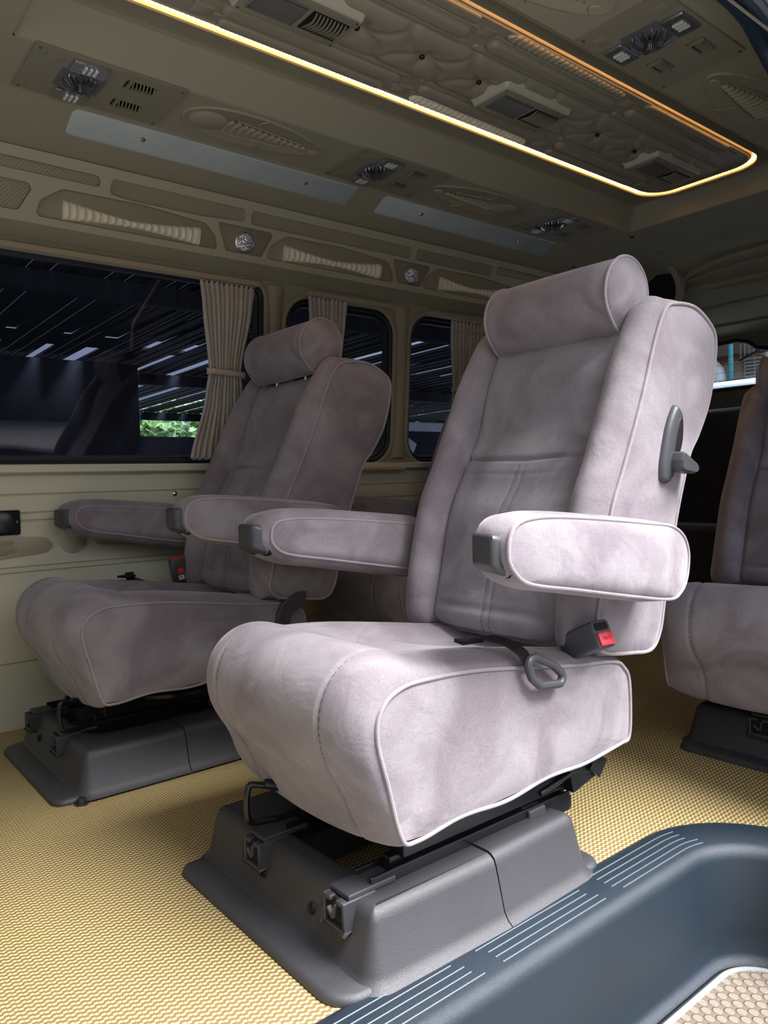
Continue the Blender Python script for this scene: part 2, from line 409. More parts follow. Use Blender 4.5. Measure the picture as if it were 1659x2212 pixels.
# ------------------------------------------------------------------ seats
XFM = [None]
_old_obj = MB.obj
def _obj(s, *a, **k):
    if XFM[0]: s.v = [XFM[0](v) for v in s.v]
    return _old_obj(s, *a, **k)
MB.obj = _obj
YC = 1.0475
BACK = [(1.363, 1.02), (1.407, 1.035), (1.471, 1.035), (1.527, 1.011), (1.552, .982), (1.546, .926), (1.52, .848), (1.478, .783), (1.445, .745), (1.423, .70), (1.386, .606), (1.345, .47), (1.325, .40), (1.294, .369), (1.233, .372), (1.15, .385), (1.118, .410), (1.124, .446), (1.135, .489), (1.171, .63), (1.215, .718), (1.273, .837), (1.324, .957)]
CUSH = [(.67, .203), (.649, .278), (.632, .348), (.641, .388), (.674, .409), (.727, .413), (.844, .406), (1.05, .376), (1.18, .361), (1.214, .345), (1.231, .313), (1.229, .219), (1.20, .205), (1.10, .201), (.95, .196), (.80, .192), (.70, .19)]
ARM = [(.785, .600), (.788, .618), (.800, .634), (.825, .642), (.88, .643), (.985, .635), (1.158, .617), (1.205, .610), (1.238, .594), (1.254, .570), (1.256, .545), (1.247, .513), (1.228, .494), (1.195, .486), (1.093, .502), (.93, .532), (.85, .546), (.815, .556), (.795, .572), (.786, .586)]
def prof(pts, n):
    P = [Vector((a, b)) for a, b in [(p.x, p.y) for p in crom([(x, z, 0) for x, z in pts], n, True)]]
    N = []
    ar = area2([(p.x, p.y) for p in P])
    for i in range(n):
        t = (P[(i + 1) % n] - P[i - 1]).normalized(); nn = Vector((t.y, -t.x))
        N.append(nn if ar > 0 else -nn)
    return P, N
def shell(P, N, y0, y1, nv, off, dz=None, cap=.010, rings=10):
    """pillow body: closed side profile swept across y, offset outward by off(i,v), plus two domed side caps"""
    m = MB(); rows = []
    for j in range(nv + 1):
        v = j / nv
        # denser towards the edges
        v = .5 - .5 * math.cos(PI * v) if False else v
        r = []
        for i, p in enumerate(P):
            o = off(i, v, p, N[i]); q = p + N[i] * o; z = q.y + (dz(i, v, p, N[i]) if dz else 0)
            r.append((q.x, y0 + (y1 - y0) * v, z))
        rows.append(r)
    m.grid(rows, cv=True)
    cx = sum(p.x for p in P) / len(P); cz = sum(p.y for p in P) / len(P)
    for side, y in ((-1, y0), (1, y1)):
        cr = []
        for k in range(rings + 1):
            s = 1 - k / rings; b = cap * (1 - s ** 4)
            cr.append([(cx + (p.x - cx) * s, y + side * b, cz + (p.y - cz) * s) for p in P])
        cr[-1] = [(cx, y + side * cap, cz)] * len(P)
        m.grid(cr, cv=True)
    return m
def edge_shape(v, e):
    d = min(v, 1 - v) / e
    return 1.0 if d >= 1 else math.sqrt(max(0, 1 - (1 - d) ** 2))
SN = [0]
def make_seat(label, cat, mirror, group, near_belt=True):
    T = thing('captain_seat', label, cat, (.85, YC, 0), group)
    XFM[0] = (lambda v: (v[0], 2 * YC - v[1], v[2])) if mirror else None
    # ---- cushion
    P, N = prof(CUSH, 400); y0, y1 = .808, 1.283
    fr = [sst(-.2, .5, -n.x) for n in N]; tp = [sst(.1, .75, n.y) for n in N]
    def off(i, v, p, n):
        vv = abs(v - .5) * 2; top = tp[i] * sst(.64, .70, p.x); front = 1 - sst(.66, .76, p.x)
        live = max(fr[i] if p.x < .8 else 0, tp[i])
        hem = sst(.20, .34, p.y)
        a = edge_shape(v, .16) * live
        o = a * (front * (.012 + .034 * hem) + (1 - front) * (.024 if True else 0) * (1 - .25 * sst(1.0, 1.2, p.x)))
        o -= (1 - front) * tp[i] * .026 * (1 - sst(.25, .72, vv)) * sst(.68, .85, p.x)
        # seams
        sv = .17 + .05 * (1 - sst(.22, .34, p.y)) * (1 - sst(.63, .72, p.x))
        d = (min(v, 1 - v) - sv) * .475
        if live > .3: o -= .0050 * gau(d, .0045)
        if tp[i] > .5 and vv < .66:
            o -= .0040 * gau(p.x - (.80 + .13 * (vv / .66) ** 2), .0045)
        return o
    def dzc(i, v, p, n):
        return -.022 * math.sin(PI * v) * (1 - sst(.20, .27, p.y)) * (1 - sst(.68, .8, p.x)) - (.004 * math.sin(p.x * 30) * (1 - sst(.19, .22, p.y)))
    c = shell(P, N, y0, y1, 120, off, dzc).obj('cushion', FAB, T, sharp=60)
    for y in (y0 - .001, y1 + .001):
        MB().tube([(p.x + n.x * .001, y, p.y + n.y * .001 - (.004 * math.sin(p.x * 30) * (1 - sst(.19, .22, p.y)))) for p, n in zip(P, N)], .0032, True, 8).obj('piping', PIP, c)
    def stitches(pts_, par):
        m_ = MB()
        for q_ in range(0, len(pts_) - 1, 2): m_.tube([pts_[q_], pts_[q_ + 1]], .0008, seg=4)
        return m_.obj('stitching', STI, par)
    for sd_ in (0, 1):
        pp_ = []
        for k_, p in enumerate(P):
            if not ((p.x < .72 and p.y > .19 and N[k_].x < .3) or (p.y > .37 and p.x < .80)) or N[k_].y < -.5: continue
            sv = .17 + .05 * (1 - sst(.22, .34, p.y)) * (1 - sst(.63, .72, p.x)); v_ = sv if sd_ == 0 else 1 - sv
            o = off(k_, v_, p, N[k_]) + .0012; pp_.append((p.x + N[k_].x * o, y0 + (y1 - y0) * v_, p.y + N[k_].y * o + dzc(k_, v_, p, N[k_])))
        stitches(pp_, c)
    # ---- backrest
    P, N = prof(BACK, 470); y0, y1 = .80, 1.295; W = y1 - y0
    fr = [sst(-.1, .5, -n.x) * (1 if p.y > .40 else sst(.37, .42, p.y)) for p, n in zip(P, N)]; tp = [sst(.2, .8, n.y) for n in N]
    def offb(i, v, p, n):
        e = min(v, 1 - v); vv = abs(v - .5) * 2; f = fr[i]; t = tp[i]; o = 0
        b = .155
        if e < b:
            k = e / b; prof_b = math.sin(PI * min(1, k * .93 + .0)) ** .65
            o += f * (.050 * (1 - .45 * sst(.86, 1.02, p.y)) * (1 - .35 * (1 - sst(.38, .5, p.y)))) * prof_b + (1 - f) * t * .012 * prof_b
        else:
            k = (e - b) / (.5 - b)
            o += f * (-.004 + .016 * math.sqrt(min(1, k * 2.2)) - .010 * gau(p.y - .80, .06)) - t * .030 * sst(0, .25, k) * (.6 + .4 * sst(0, .3, k))
        if f < .2 and t < .3: o += .008 * edge_shape(v, .1)
        if f > .3 or t > .3: o -= .007 * gau((e - b) * W, .005)
        if f > .5 and e > b:
            zs = .752 - .010 * (1 - vv) ** 1.0; o -= .0075 * gau(p.y - zs, .0050); o -= .0012 * gau(p.y - zs + .032, .004)
            if p.y < .73:
                for q in (-.010, .010): o -= .0018 * gau((v - .5) * W - q - .02 * (.73 - p.y), .0036)
        return o
    sh = shell(P, N, y0, y1, 120, offb, None, .012, 12); nP = len(P)
    for k in range(120 * nP):
        j, i = divmod(k, nP)
        if .155 < (j + .5) / 120 < .845 and fr[i] > .4: sh.mi[k] = 1
    bk = sh.obj('backrest', [FAB, FABC], T, sharp=60)
    for y in (y0 - .001, y1 + .001):
        MB().tube([(p.x + n.x * .001, y, p.y + n.y * .001) for p, n in zip(P, N)], .0034, True, 8).obj('piping', PIP, bk)
    for sd_ in (0, 1):
        ii = [k_ for k_, p in enumerate(P) if fr[k_] > .9 and .43 < p.y < .96]; v_ = .155 if sd_ == 0 else .845
        stitches([(P[k_].x + N[k_].x * (offb(k_, v_, P[k_], N[k_]) + .0012), y0 + W * v_, P[k_].y + N[k_].y * (offb(k_, v_, P[k_], N[k_]) + .0012)) for k_ in ii], bk)
    for q0 in (-.010, .010):
        ii = [k_ for k_, p in enumerate(P) if fr[k_] > .9 and .40 < p.y < .72]; pts_ = []
        for k_ in ii:
            v_ = .5 + (q0 + .02 * (.73 - P[k_].y)) / W; o = offb(k_, v_, P[k_], N[k_]) + .0012; pts_.append((P[k_].x + N[k_].x * o, y0 + W * v_, P[k_].y + N[k_].y * o))
        stitches(pts_, bk)
    # ---- headrest
    cx, cz = 1.367, 1.068; ya, yb = .887, 1.208; m = MB(); rows = []; n = 64
    def hr(a, s=1.0):
        r = .0745 + .004 * math.cos(2 * (a - 1.0)) + .010 * gau(((a + PI / 2 + .25 + PI) % (2 * PI)) - PI, .35)
        return Vector((math.cos(a) * r * s, math.sin(a) * r * s * .97))
    for j in range(41):
        v = j / 40; s = 1.0 + .035 * math.sin(PI * v) ** .5
        rw = []
        for k in range(n):
            a = 2 * PI * k / n; q = hr(a, s + .010 * math.sin(7 * a + 3 * v) * gau(((a + PI / 2 + PI) % (2 * PI)) - PI, .6)); rw.append((cx + q.x, ya + (yb - ya) * v, cz + q.y))
        rows.append(rw)
    m.grid(rows, cv=True)
    for sgn, y in ((-1, ya), (1, yb)):
        cr = []
        for k in range(9):
            s = 1 - k / 8; cr.append([(cx + hr(2 * PI * q / n).x * s, y + sgn * .020 * (1 - s ** 3), cz + hr(2 * PI * q / n).y * s) for q in range(n)])
        m.grid(cr, cv=True)
    h = m.obj('headrest', FAB, T, sharp=60)
    for y in (ya, yb):
        MB().tube([(cx + hr(2 * PI * k / n, 1.02).x, y, cz + hr(2 * PI * k / n, 1.02).y) for k in range(n)], .0032, True, 8).obj('piping', PIP, h)
    for y in (.965, 1.13): MB().tube([(1.40, y, .93), (1.39, y, 1.03)], .006, seg=10).obj('headrest_post', CHR, T)
    # ---- armrests
    for y_in, sg in ((.790, -1), (1.305, 1)):
        P, N = prof(ARM, 90); m = MB(); rows = []; sl = .016 if sg < 0 else .004; cl = .028 if sg < 0 else .004
        for t, o in ((0, .012), (.006, .003), (.016, -.005), (.045, -.009), (.074, -.005), (.085, -.0005), (.09, .0)):
            rows.append([(p.x + n_.x * -o + sl * (1 - t / .09) * (1 - sst(.80, .90, p.x)), y_in + sg * t, p.y + n_.y * -o) for p, n_ in zip(P, N)])
        m.grid(rows, cv=True); acx = sum(p.x for p in P) / len(P); acz = sum(p.y for p in P) / len(P)
        for r0, yy, sg2 in ((rows[0], y_in, -sg), (rows[-1], y_in + sg * .09, sg)):
            cr = []
            for k in range(9):
                s = 1 - k / 8; cr.append([(acx + (q[0] - acx) * s, yy + sg2 * .010 * (1 - s ** 5), acz + (q[2] - acz) * s) for q in r0])
            m.grid(cr, cv=True)
        a = m.obj('armrest', FAB, T, sharp=60)
        for q in (rows[-1], rows[0]): MB().tube([(q_[0], q_[1], q_[2]) for q_ in q], .0030, True, 8).obj('piping', PIP, a)
        # lever cap on the nose
        yc = y_in + sg * .045
        k = MB().draft(rrect(yc - .033, yc + .033, .566, .623, .012), [(0, 0), (.008, 0), (.030, .001), (.040, .004), (.045, .010)],
                       lambda a_, b_, z: (.796 + cl * (1 - abs(a_ - y_in) / .09) - z * .72, a_, b_ + .22 * z - .004))
        cap = k.obj('armrest_lever', DARKG, a, sharp=50)
        MB().draft(rrect(yc - .037, yc + .037, .560, .628, .01), [(0, 0), (.026, 0)], lambda a_, b_, z: (.822 + cl * (1 - abs(a_ - y_in) / .09) - z, a_, b_)).obj('lever_socket', BLKM, a)
    # ---- base cover
    fl = fillet([(.548, .800), (.865, .792), (1.138, .800), (1.138, .922), (.720, .932), (.695, .955), (.695, 1.135), (.720, 1.158), (1.138, 1.168), (1.138, 1.300), (.865, 1.312), (.548, 1.306)], [.05, .0, .04, .01, .02, .02, .02, .02, .01, .04, .0, .03], 8)
    cp = fillet([(.604, .800), (.865, .794), (1.095, .800), (1.095, .922), (.720, .932), (.695, .955), (.695, 1.135), (.720, 1.158), (1.095, 1.168), (1.095, 1.308), (.865, 1.312), (.604, 1.312)],
                [.028, 0, .035, .02, .012, .02, .02, .012, .02, .03, 0, .03], 6)
    def cover(nm_, flp, cpp, dz_, xc_, less):
        nf = MB(); nf.draft(flp, [(0, 0), (.004, -.001), (.011, .003), (.014, .009)])
        nf.draft(cpp, [(.006, -.018), (.012, -.008), (.024, 0), (.088 + dz_, .016), (.098 + dz_, .020), (.104 + dz_, .027), (.106 + dz_, .034)])
        o_ = nf.obj(nm_, DARK, T, sharp=50); clip_x(o_, xc_, less); return o_
    fc = cover('front_base_cover', fl, cp, 0, .8625, True)
    cover('rear_base_cover', fillet([(.65, .794), (.865, .792), (1.138, .800), (1.138, .922), (.65, .932)], [0, 0, .04, .01, 0], 8), fillet([(.65, .794), (.865, .794), (1.095, .800), (1.095, .922), (.65, .932)], [0, 0, .035, .02, 0], 6), .003, .8645, False)
    cover('rear_base_cover', fillet([(.65, 1.158), (1.138, 1.168), (1.138, 1.300), (.865, 1.312), (.65, 1.312)], [0, .01, .04, 0, 0], 8), fillet([(.65, 1.158), (1.095, 1.168), (1.095, 1.308), (.865, 1.312), (.65, 1.312)], [0, .02, .03, 0, 0], 6), .003, .8645, False)
    for y in (.955, 1.10): MB().lathe([(.0, .002), (.004, .002), (.0075, .0045), (.009, .001), (.011, -.003)], (.612, y, .058), (-1, 0, .28), 16).obj('screw_hole', BLKM, fc)
    for y in (.883, 1.120):
        r = MB(); r.box(.66, 1.13, y - .017, y + .017, .088, .112); r.box(.655, 1.12, y - .021, y - .015, .088, .124); r.box(.655, 1.12, y + .015, y + .021, .088, .124)
        r.box(.70, 1.12, y - .009, y + .009, .10, .136)
        rl = r.obj('slide_rail', BLK, T, bevel=.002)
        e = MB(); e.box(.600, .625, y - .026, y + .026, .062, .069); e.box(.600, .66, y - .026, y - .020, .062, .108); e.box(.600, .66, y + .020, y + .026, .062, .108)
        e.box(.612, .70, y - .024, y + .024, .106, .1155); e.box(.600, .612, y - .022, y - .006, .100, .108); e.box(.600, .612, y + .006, y + .022, .100, .108)
        e.obox((.604, y - .004, .090), (.006, 0, 0), (0, .003, 0), (0, -.003, .012)); e.obox((.604, y + .007, .084), (.006, 0, 0), (0, .007, .006), (0, -.001, .003))
        e.obj('rail_end_cap', DARK, T, bevel=.0025)
        MB().box(.606, .66, y - .021, y + .021, .067, .106).obj('rail_slot', BLKM, T)
        MB().box(1.0, 1.045, y - .027, y + .027, .10, .122).obj('rail_clip', DARKG, T, bevel=.004)
    me = MB(); me.box(.72, 1.16, .865, .90, .13, .205); me.box(.72, 1.16, 1.10, 1.14, .13, .205); me.box(.74, 1.12, .88, 1.12, .165, .185)
    me.obj('seat_frame', BLK, T, bevel=.003)
    MB().lathe([(0, 0), (.13, 0), (.14, .006), (.14, .016), (.10, .020), (.0, .020)], (.93, YC, .148), (0, 0, 1), 40).obj('swivel_plate', BLK, T, sharp=30)
    lk = MB(); lk.obox((1.13, .85, .165), (.035, 0, .008), (0, .012, 0), (-.006, 0, .026)); lk.obox((1.165, .845, .17), (.012, 0, .014), (0, .016, 0), (-.014, 0, .012)); lk.tube([(1.02, .85, .15), (1.10, .842, .168), (1.17, .842, .158)], .006)
    lk.obj('rail_latch', BLK, T, bevel=.002)
    # front slide bar
    bar = MB().tube(crom([(.70, 1.135, .118), (.63, 1.150, .120), (.614, 1.150, .128), (.610, 1.148, .16), (.614, 1.146, .186), (.625, 1.143, .189), (.70, 1.120, .165), (.76, 1.10, .16)], 60), .0055, seg=10)
    bb = bar.obj('slide_bar', BLK, T)
    MB().tube([(.640, 1.139, .188), (.655, 1.134, .183), (.685, 1.124, .173), (.694, 1.121, .170)], [.008, .0095, .0095, .006], seg=12).obj('bar_grip', BLK, bb)
    # hinge arms between cushion and backrest
    for y in (.842, 1.294):
        hp = crom([(1.150, y, .25), (1.150, y, .31), (1.165, y, .350), (1.20, y, .372), (1.225, y, .372)], 22)
        m = MB(); rows = []
        for i, p in enumerate(hp):
            t = (hp[min(i + 1, 21)] - hp[max(i - 1, 0)]).normalized(); nn = Vector((-t.z, 0, t.x)); wd = .021
            rows.append([p + nn * wd + Vector((0, -.008, 0)), p + nn * wd + Vector((0, .008, 0)), p - nn * wd + Vector((0, .008, 0)), p - nn * wd + Vector((0, -.008, 0))])
        m.grid(rows, cv=True).obj('hinge_cover', DARKG, T, bevel=.003)
    # ---- recline handle on the outer side of the backrest
    m = MB(); sp = [(1.309, .70), (1.313, .73), (1.333, .79), (1.357, .828), (1.370, .833), (1.386, .818), (1.388, .79), (1.380, .755), (1.358, .705), (1.338, .685), (1.322, .683), (1.311, .690)]
    out = [(p.x, p.y) for p in crom([(a, b, 0) for a, b in sp], 60, True)]
    m.draft(out, [(0, 0), (.008, .0), (.014, .003), (.017, .007)], lambda a_, b_, z: (a_, .794 - z, b_))
    hb = m.obj('recline_handle', DARKG, T, sharp=50)
    gr = [(p.x, p.y) for p in crom([(1.347, .735, 0), (1.356, .775, 0), (1.373, .808, 0), (1.380, .80, 0), (1.377, .765, 0), (1.362, .735, 0)], 40, True)]
    MB().draft(gr, [(0, 0), (.002, .001)], lambda a_, b_, z: (a_, .7775 - z, b_)).obj('handle_groove', STEEL, hb)
    lv = [(1.337, .727), (1.345, .745), (1.392, .722), (1.400, .714), (1.398, .704), (1.388, .700), (1.346, .706), (1.336, .712)]
    MB().draft(fillet(lv, .006, 4), [(0, 0), (.022, .0), (.028, .003)], lambda a_, b_, z: (a_, .782 - z, b_)).obj('recline_lever', DARKG, hb, sharp=50)
    # ---- pull strap over the outer cushion edge
    st = MB(); pts = crom([(.895, .870, .436), (.905, .850, .440), (.915, .822, .434), (.925, .800, .420), (.930, .793, .405)], 20); rows = []
    for i, p in enumerate(pts): rows.append([p + Vector((-.013, 0, .0)), p + Vector((.013, 0, .0)), p + Vector((.013, .003, .004)), p + Vector((-.013, .003, .004))])
    st.grid(rows, cv=True); st.obox((.885, .880, .436), (.020, -.004, 0), (.004, .014, 0), (0, 0, .003))
    stp = st.obj('pull_strap', BLKM, T)
    rg = fillet([(.922, .410), (.945, .413), (.985, .394), (1.008, .373), (.998, .361), (.947, .367), (.930, .382)], .009, 4)
    MB().tube([(a_, .789 - (.41 - b_) * .12, b_) for a_, b_ in rg], .0072, True, 10).obj('strap_ring', DARKG, stp)
    XFM[0] = None
    return T
def buckle(T, c0, c1, upv, w_, h_, lab=None):
    c0, c1 = Vector(c0), Vector(c1); ax = (c1 - c0); L = ax.length; ax.normalize(); u = Vector(upv); u = (u - ax * u.dot(ax)).normalized(); s = ax.cross(u)
    f = lambda a, b, z: tuple(c0 + ax * z + s * a + u * b)
    m = MB(); m.draft(rrect(-w_ * .5, w_ * .5, -h_ * .5, h_ * .5, .006), [(0, .010), (.006, .005), (L * .4, .0), (L - .003, 0), (L, .002)], f)
    b = m.obj('seat_belt_buckle', DARKG, T, sharp=50)
    return b, ax, u, s, L, f

# ------------------------------------------------------------------ floor, step well
fm = MB()
flo = [(-.85, .80), (1.22, .80)] + [(1.28 + .225 * math.sin(t), .58 + .225 * math.cos(t)) for t in [math.radians(a) for a in (5, 20, 35, 50, 65, 80, 90)]] + [(1.505, .47), (4.0, .47), (4.0, 2.44), (-.85, 2.44)]
fm.plate(flo, [], lambda a, b, h: (a, b, -h), .03)
struct(fm, 'floor', FLR, smooth=False)
def step_path(n=90):
    pts = [Vector((-.12, .70, 0)), Vector((1.28, .70, 0))] + [Vector((1.28 + .12 * math.sin(math.radians(a)), .58 + .12 * math.cos(math.radians(a)), 0)) for a in range(6, 91, 6)] + [Vector((1.40, .44, 0))]
    return even(pts, n)
SP = step_path(140)
def step_n(i):
    t = (SP[min(i + 1, len(SP) - 1)] - SP[max(i - 1, 0)]).normalized(); return Vector((-t.y, t.x, 0))
sec = [(.112, -.002), (.108, .005), (.100, .007), (.022, .007), (.012, .004), (.004, -.004), (.0, -.016), (-.006, -.15), (-.009, -.185), (-.016, -.198), (-.026, -.200)]
m = MB(); m.grid([[p + step_n(i) * d + Vector((0, 0, z)) for d, z in sec] for i, p in enumerate(SP)])
SW = thing('door_step_well', 'blue black moulded plastic step well with ribbed tread edge at the sliding door', 'step', (.8, .6, -.2))
m.obj('tread_surround', STEPM, SW, sharp=80)
for d0 in (0.02, .31, .60, .89, 1.18, 1.56):
    # groups of fine raised lines following the edge
    r = MB(); Ls = [0]
    for i in range(1, len(SP)): Ls.append(Ls[-1] + (SP[i] - SP[i - 1]).length)
    for k in range(5):
        dd = .088 - k * .0145; s0 = d0 + .02 * k * 0 + .004 * k; s1 = d0 + .25 + .006 * k
        ids = [i for i in range(len(SP)) if s0 <= Ls[i] <= s1]
        if len(ids) > 2: r.tube([SP[i] + step_n(i) * dd + Vector((0, 0, .0072)) for i in ids], .0012, seg=6)
    r.obj('tread_rib_group', RIBM, SW)
mt = [(p.x, p.y) for p in [SP[i] + step_n(i) * -.030 for i in range(len(SP))]]
mt = [(-.12, .40)] + mt + [(1.38, .40)]
MB().plate(mt, [], lambda a, b, h: (a, b, -.203 + .003 - h), .02).obj('well_floor', STEPM, SW, smooth=False)
props(MB().plate([(a, b) for a, b in [(-.10, .41)] + [(p.x, p.y) for p in [SP[i] + step_n(i) * -.044 for i in range(2, len(SP))]] + [(1.35, .41)]], [], lambda a, b, h: (a, b, -.200 + h), .005).obj('step_mat', COIN, smooth=False),
      'tan rubber mat with raised coin pattern lying in the door step well', 'mat')
props(MB().tube([SP[i] + step_n(i) * -.042 + Vector((0, 0, -.196)) for i in range(2, len(SP))], .004, flat=1.5).obj('mat_edging', EDG), 'thin grey edging strip around the coin pattern step mat', 'edging')
struct(MB().box(-.85, -.12, .40, .80, -.03, 0).box(-.14, 1.6, .36, .41, -.26, -.197).box(-.14, -.115, .40, .80, -.25, 0.004), 'trim_1', STEPM, smooth=False)

# ------------------------------------------------------------------ left wall (far side)
def ywin(z): return 2.382 - (z - .775) * .089
lw = [(2.425, -.02), (2.42, 0)]
for zg in (.198, .464, .480, .617, .640, .694):
    y = 2.42 - zg * .04; lw += [(y, zg - .004), (y + .007, zg), (y, zg + .004)]
lw += [(2.392, .748), (2.388, .754), (2.366, .757), (2.362, .760), (2.362, .777), (2.366, .781), (2.40, .783), (2.46, .783), (2.46, -.02)]
m = MB(); m.draft([(y, z) for y, z in lw], [(-.85, 0), (4.0, 0)], lambda a, b, z: (z, a, b))
struct(m, 'wall_left', WPAN, sharp=20)
# window band
WINS = [(-.62, 1.372, .785, 1.40, .05), (1.468, 1.962, .785, 1.372, .095), (2.058, 2.60, .785, 1.378, .095), (2.72, 3.35, .785, 1.378, .095)]
holes = [rrect(a, b, c, d, r, 8) for a, b, c, d, r in WINS]
m = MB(); m.plate([(-.85, .777), (4.0, .777), (4.0, 1.425), (-.85, 1.425)], holes, lambda a, b, h: (a, ywin(b) + h, b), .05)
struct(m, 'wall_left_window_band', VIN, smooth=False)
for i, ((a, b, c, d, r), h) in enumerate(zip(WINS, holes)):
    W_ = MB(); W_.tube([(x, ywin(z) + .010, z) for x, z in h], .011, True, 10)
    W_.tube([(x, ywin(z) + .028, z) for x, z in inset(ccw(h), .012)], .013, True, 8)
    fr_ = struct(W_, 'window_%d' % (i + 1), RUB)
    MB().plate(inset(ccw(h), .004), [], lambda x, z, q: (x, ywin(z) + .030 + q, z), .004).obj('pane', GLS, fr_, smooth=False)
    struct(MB().tube([(x, ywin(z) - .001, z) for x, z in inset(ccw(h), -.012)], .010, True, 10, flat=.8), 'trim_%d' % (i + 2), VIN)
# slim mullion of the sliding pane in the large window
struct(MB().box(1.215, 1.232, 2.355, 2.375, .79, 1.39), 'trim_6', RUB, smooth=False)
for i, xc in enumerate((1.420, 2.010, 2.66)):
    m = MB(); rows = []
    for k in range(25):
        z = .80 + .60 * k / 24; fl = .012 * (gau(z - .80, .07) + gau(z - 1.40, .06)); rows.append([(xc + (-.030 - fl + (.06 + 2 * fl) * j / 12), ywin(z) + .006 - .022 * math.sin(PI * j / 12) ** .7, z) for j in range(13)])
    struct(m.grid(rows), 'trim_%d' % (7 + i), VIN)
# header bend above the windows
hd = [(ywin(1.415) + .002, 1.412), (2.316, 1.424), (2.295, 1.436), (2.276, 1.444), (2.266, 1.452), (2.27, 1.47), (2.40, 1.47), (2.40, 1.412)]
struct(MB().draft(hd, [(-.85, 0), (4.0, 0)], lambda a, b, z: (z, a, b)), 'trim_10', VIN, sharp=50)
def TW(x, z, h): return (x, 2.262 - (z - 1.455) * .285 - h * .96, z - h * .28)
ins = []
ins.append(('perf', rrect(-.5, .782, 1.573, 1.602, .014)))
r1 = fillet([(.82, 1.600), (.815, 1.570), (.785, 1.556), (-.5, 1.556), (-.5, 1.566), (.79, 1.566), (1.245, 1.560), (1.248, 1.595)], .01)
ins.append(('plain', fillet([(.815, 1.603), (.808, 1.562), (.86, 1.556), (1.10, 1.556), (1.25, 1.566), (1.25, 1.603)], [.012, .012, .01, .02, .012, .012])))
ins.append(('plain', rrect(1.270, 1.968, 1.562, 1.603, .013)))
ins.append(('plain', rrect(1.992, 2.425, 1.562, 1.603, .013)))
ins.append(('perf', rrect(2.445, 2.80, 1.575, 1.605, .012)))
ins.append(('perf', fillet([(-.5, 1.474), (.565, 1.474), (.600, 1.535), (.588, 1.547), (-.5, 1.547)], .016)))
for a, b in ((.608, 1.165), (1.338, 1.905), (2.045, 2.62)):
    ins.append(('panel', fillet([(a, 1.468), (b - .004, 1.468), (b - .012, 1.505), (b - .05, 1.538), (a + .30, 1.552), (a + .07, 1.549), (a + .012, 1.51)], [.012, .012, .02, .03, .05, .04, .02])))
for a, b in ((1.158, 1.368), (1.885, 2.085)):
    c_ = (a + b) / 2
    ins.append(('lamp', fillet([(a + .032, 1.470), (b - .046, 1.470), (b - .010, 1.538), (b - .014, 1.550), (a, 1.550), (a - .0, 1.540)], [.01, .012, .01, .01, .01, .01])))
outer = [(-.85, 1.448), (2.98, 1.448), (2.98, 1.630), (-.85, 1.630)]
m = MB(); m.plate(outer, [p for k, p in ins], TW, .0115)
struct(m, 'trim_11', plain('light beige frame moulding', (.40, .37, .27), .5, .4), bevel=.003)
struct(MB().plate([(a, b + 0.0) for a, b in outer], [], lambda a, b, h: TW(a, b, h - .008), .008), 'trim_12', plain('recessed vinyl', (.29, .255, .18), .6, .3), smooth=False)
for k, p in ins:
    if k == 'plain': continue
    nm, lb, mt_ = {'perf': ('perforated_trim_inset', 'perforated', PERF), 'panel': ('ribbed_trim_backing', 'panel', plain('olive inset', (.285, .255, .18), .55, .35)), 'lamp': ('lamp_backing', 'lamp', VIND)}[k]
    o = MB().draft(inset(ccw(p), .0012), [(.0002, 0), (.003, 0), (.0035, .001)], lambda a, b, z: TW(a, b, z)).obj(nm, mt_)
    o['kind'] = 'structure'; o.name = 'trim_13'
lbl = {0: 'cream bow tie ribbed moulding above the large window', 1: 'cream bow tie ribbed moulding above the second window, between two spot lamps', 2: 'cream bow tie ribbed moulding above the third window, beside the bright headrest'}
for i, (a, b) in enumerate(((.682, 1.098), (1.408, 1.832), (2.138, 2.55))):
    m = MB(); rows = []; n = 260
    for k in range(n + 1):
        t = k / n; x = a + (b - a) * t; e = abs(2 * t - 1); hh = .0105 + .0165 * e ** 1.5; zc = 1.494 + .003 * e
        rib = abs(math.sin(PI * (t * 19 + .0))) ** .8; hgt = (.003 + .012 * rib) if .03 < t < .97 else .011
        row = [(x, zc - hh, 0)] + [(x + .006 * (1 - (2 * q / 10 - 1) ** 2) * (1 if t > .5 else -1) * 0, zc - hh + 2 * hh * q / 10, .0035 + hgt * (1 - abs(2 * q / 10 - 1) ** 4)) for q in range(11)] + [(x, zc + hh, 0)]
        rows.append([TW(*r) for r in row])
    m.grid(rows); m.add([q for q in rows[0]], [tuple(range(13))]); m.add([q for q in rows[-1]], [tuple(range(13))])
    props(m.obj('ribbed_moulding', CRM, sharp=50), lbl[i], 'wall moulding', 'ribbed mouldings above the windows')
for i, (x, lb) in enumerate(((1.257, 'round cut glass spot lamp above the pillar beside the large window'), (1.985, 'smaller looking round cut glass spot lamp above the pillar between second and third windows'))):
    L_ = thing('spot_lamp', lb, 'lamp', TW(x, 1.506, .004), 'cut glass wall spot lamps')
    MB().lathe([(.030, 0), (.035, .002), (.035, .005), (.030, .007)], TW(x, 1.506, .004), (0, -.96, -.28), 32).obj('bezel', plain('silver bezel', (.5, .5, .5), .3, .5, .9), L_)
    MB().lathe([(.031, .003), (.028, .011), (.018, .017), (.0, .019)], TW(x, 1.506, .004), (0, -.96, -.28), 32).obj('lens', FAC, L_)

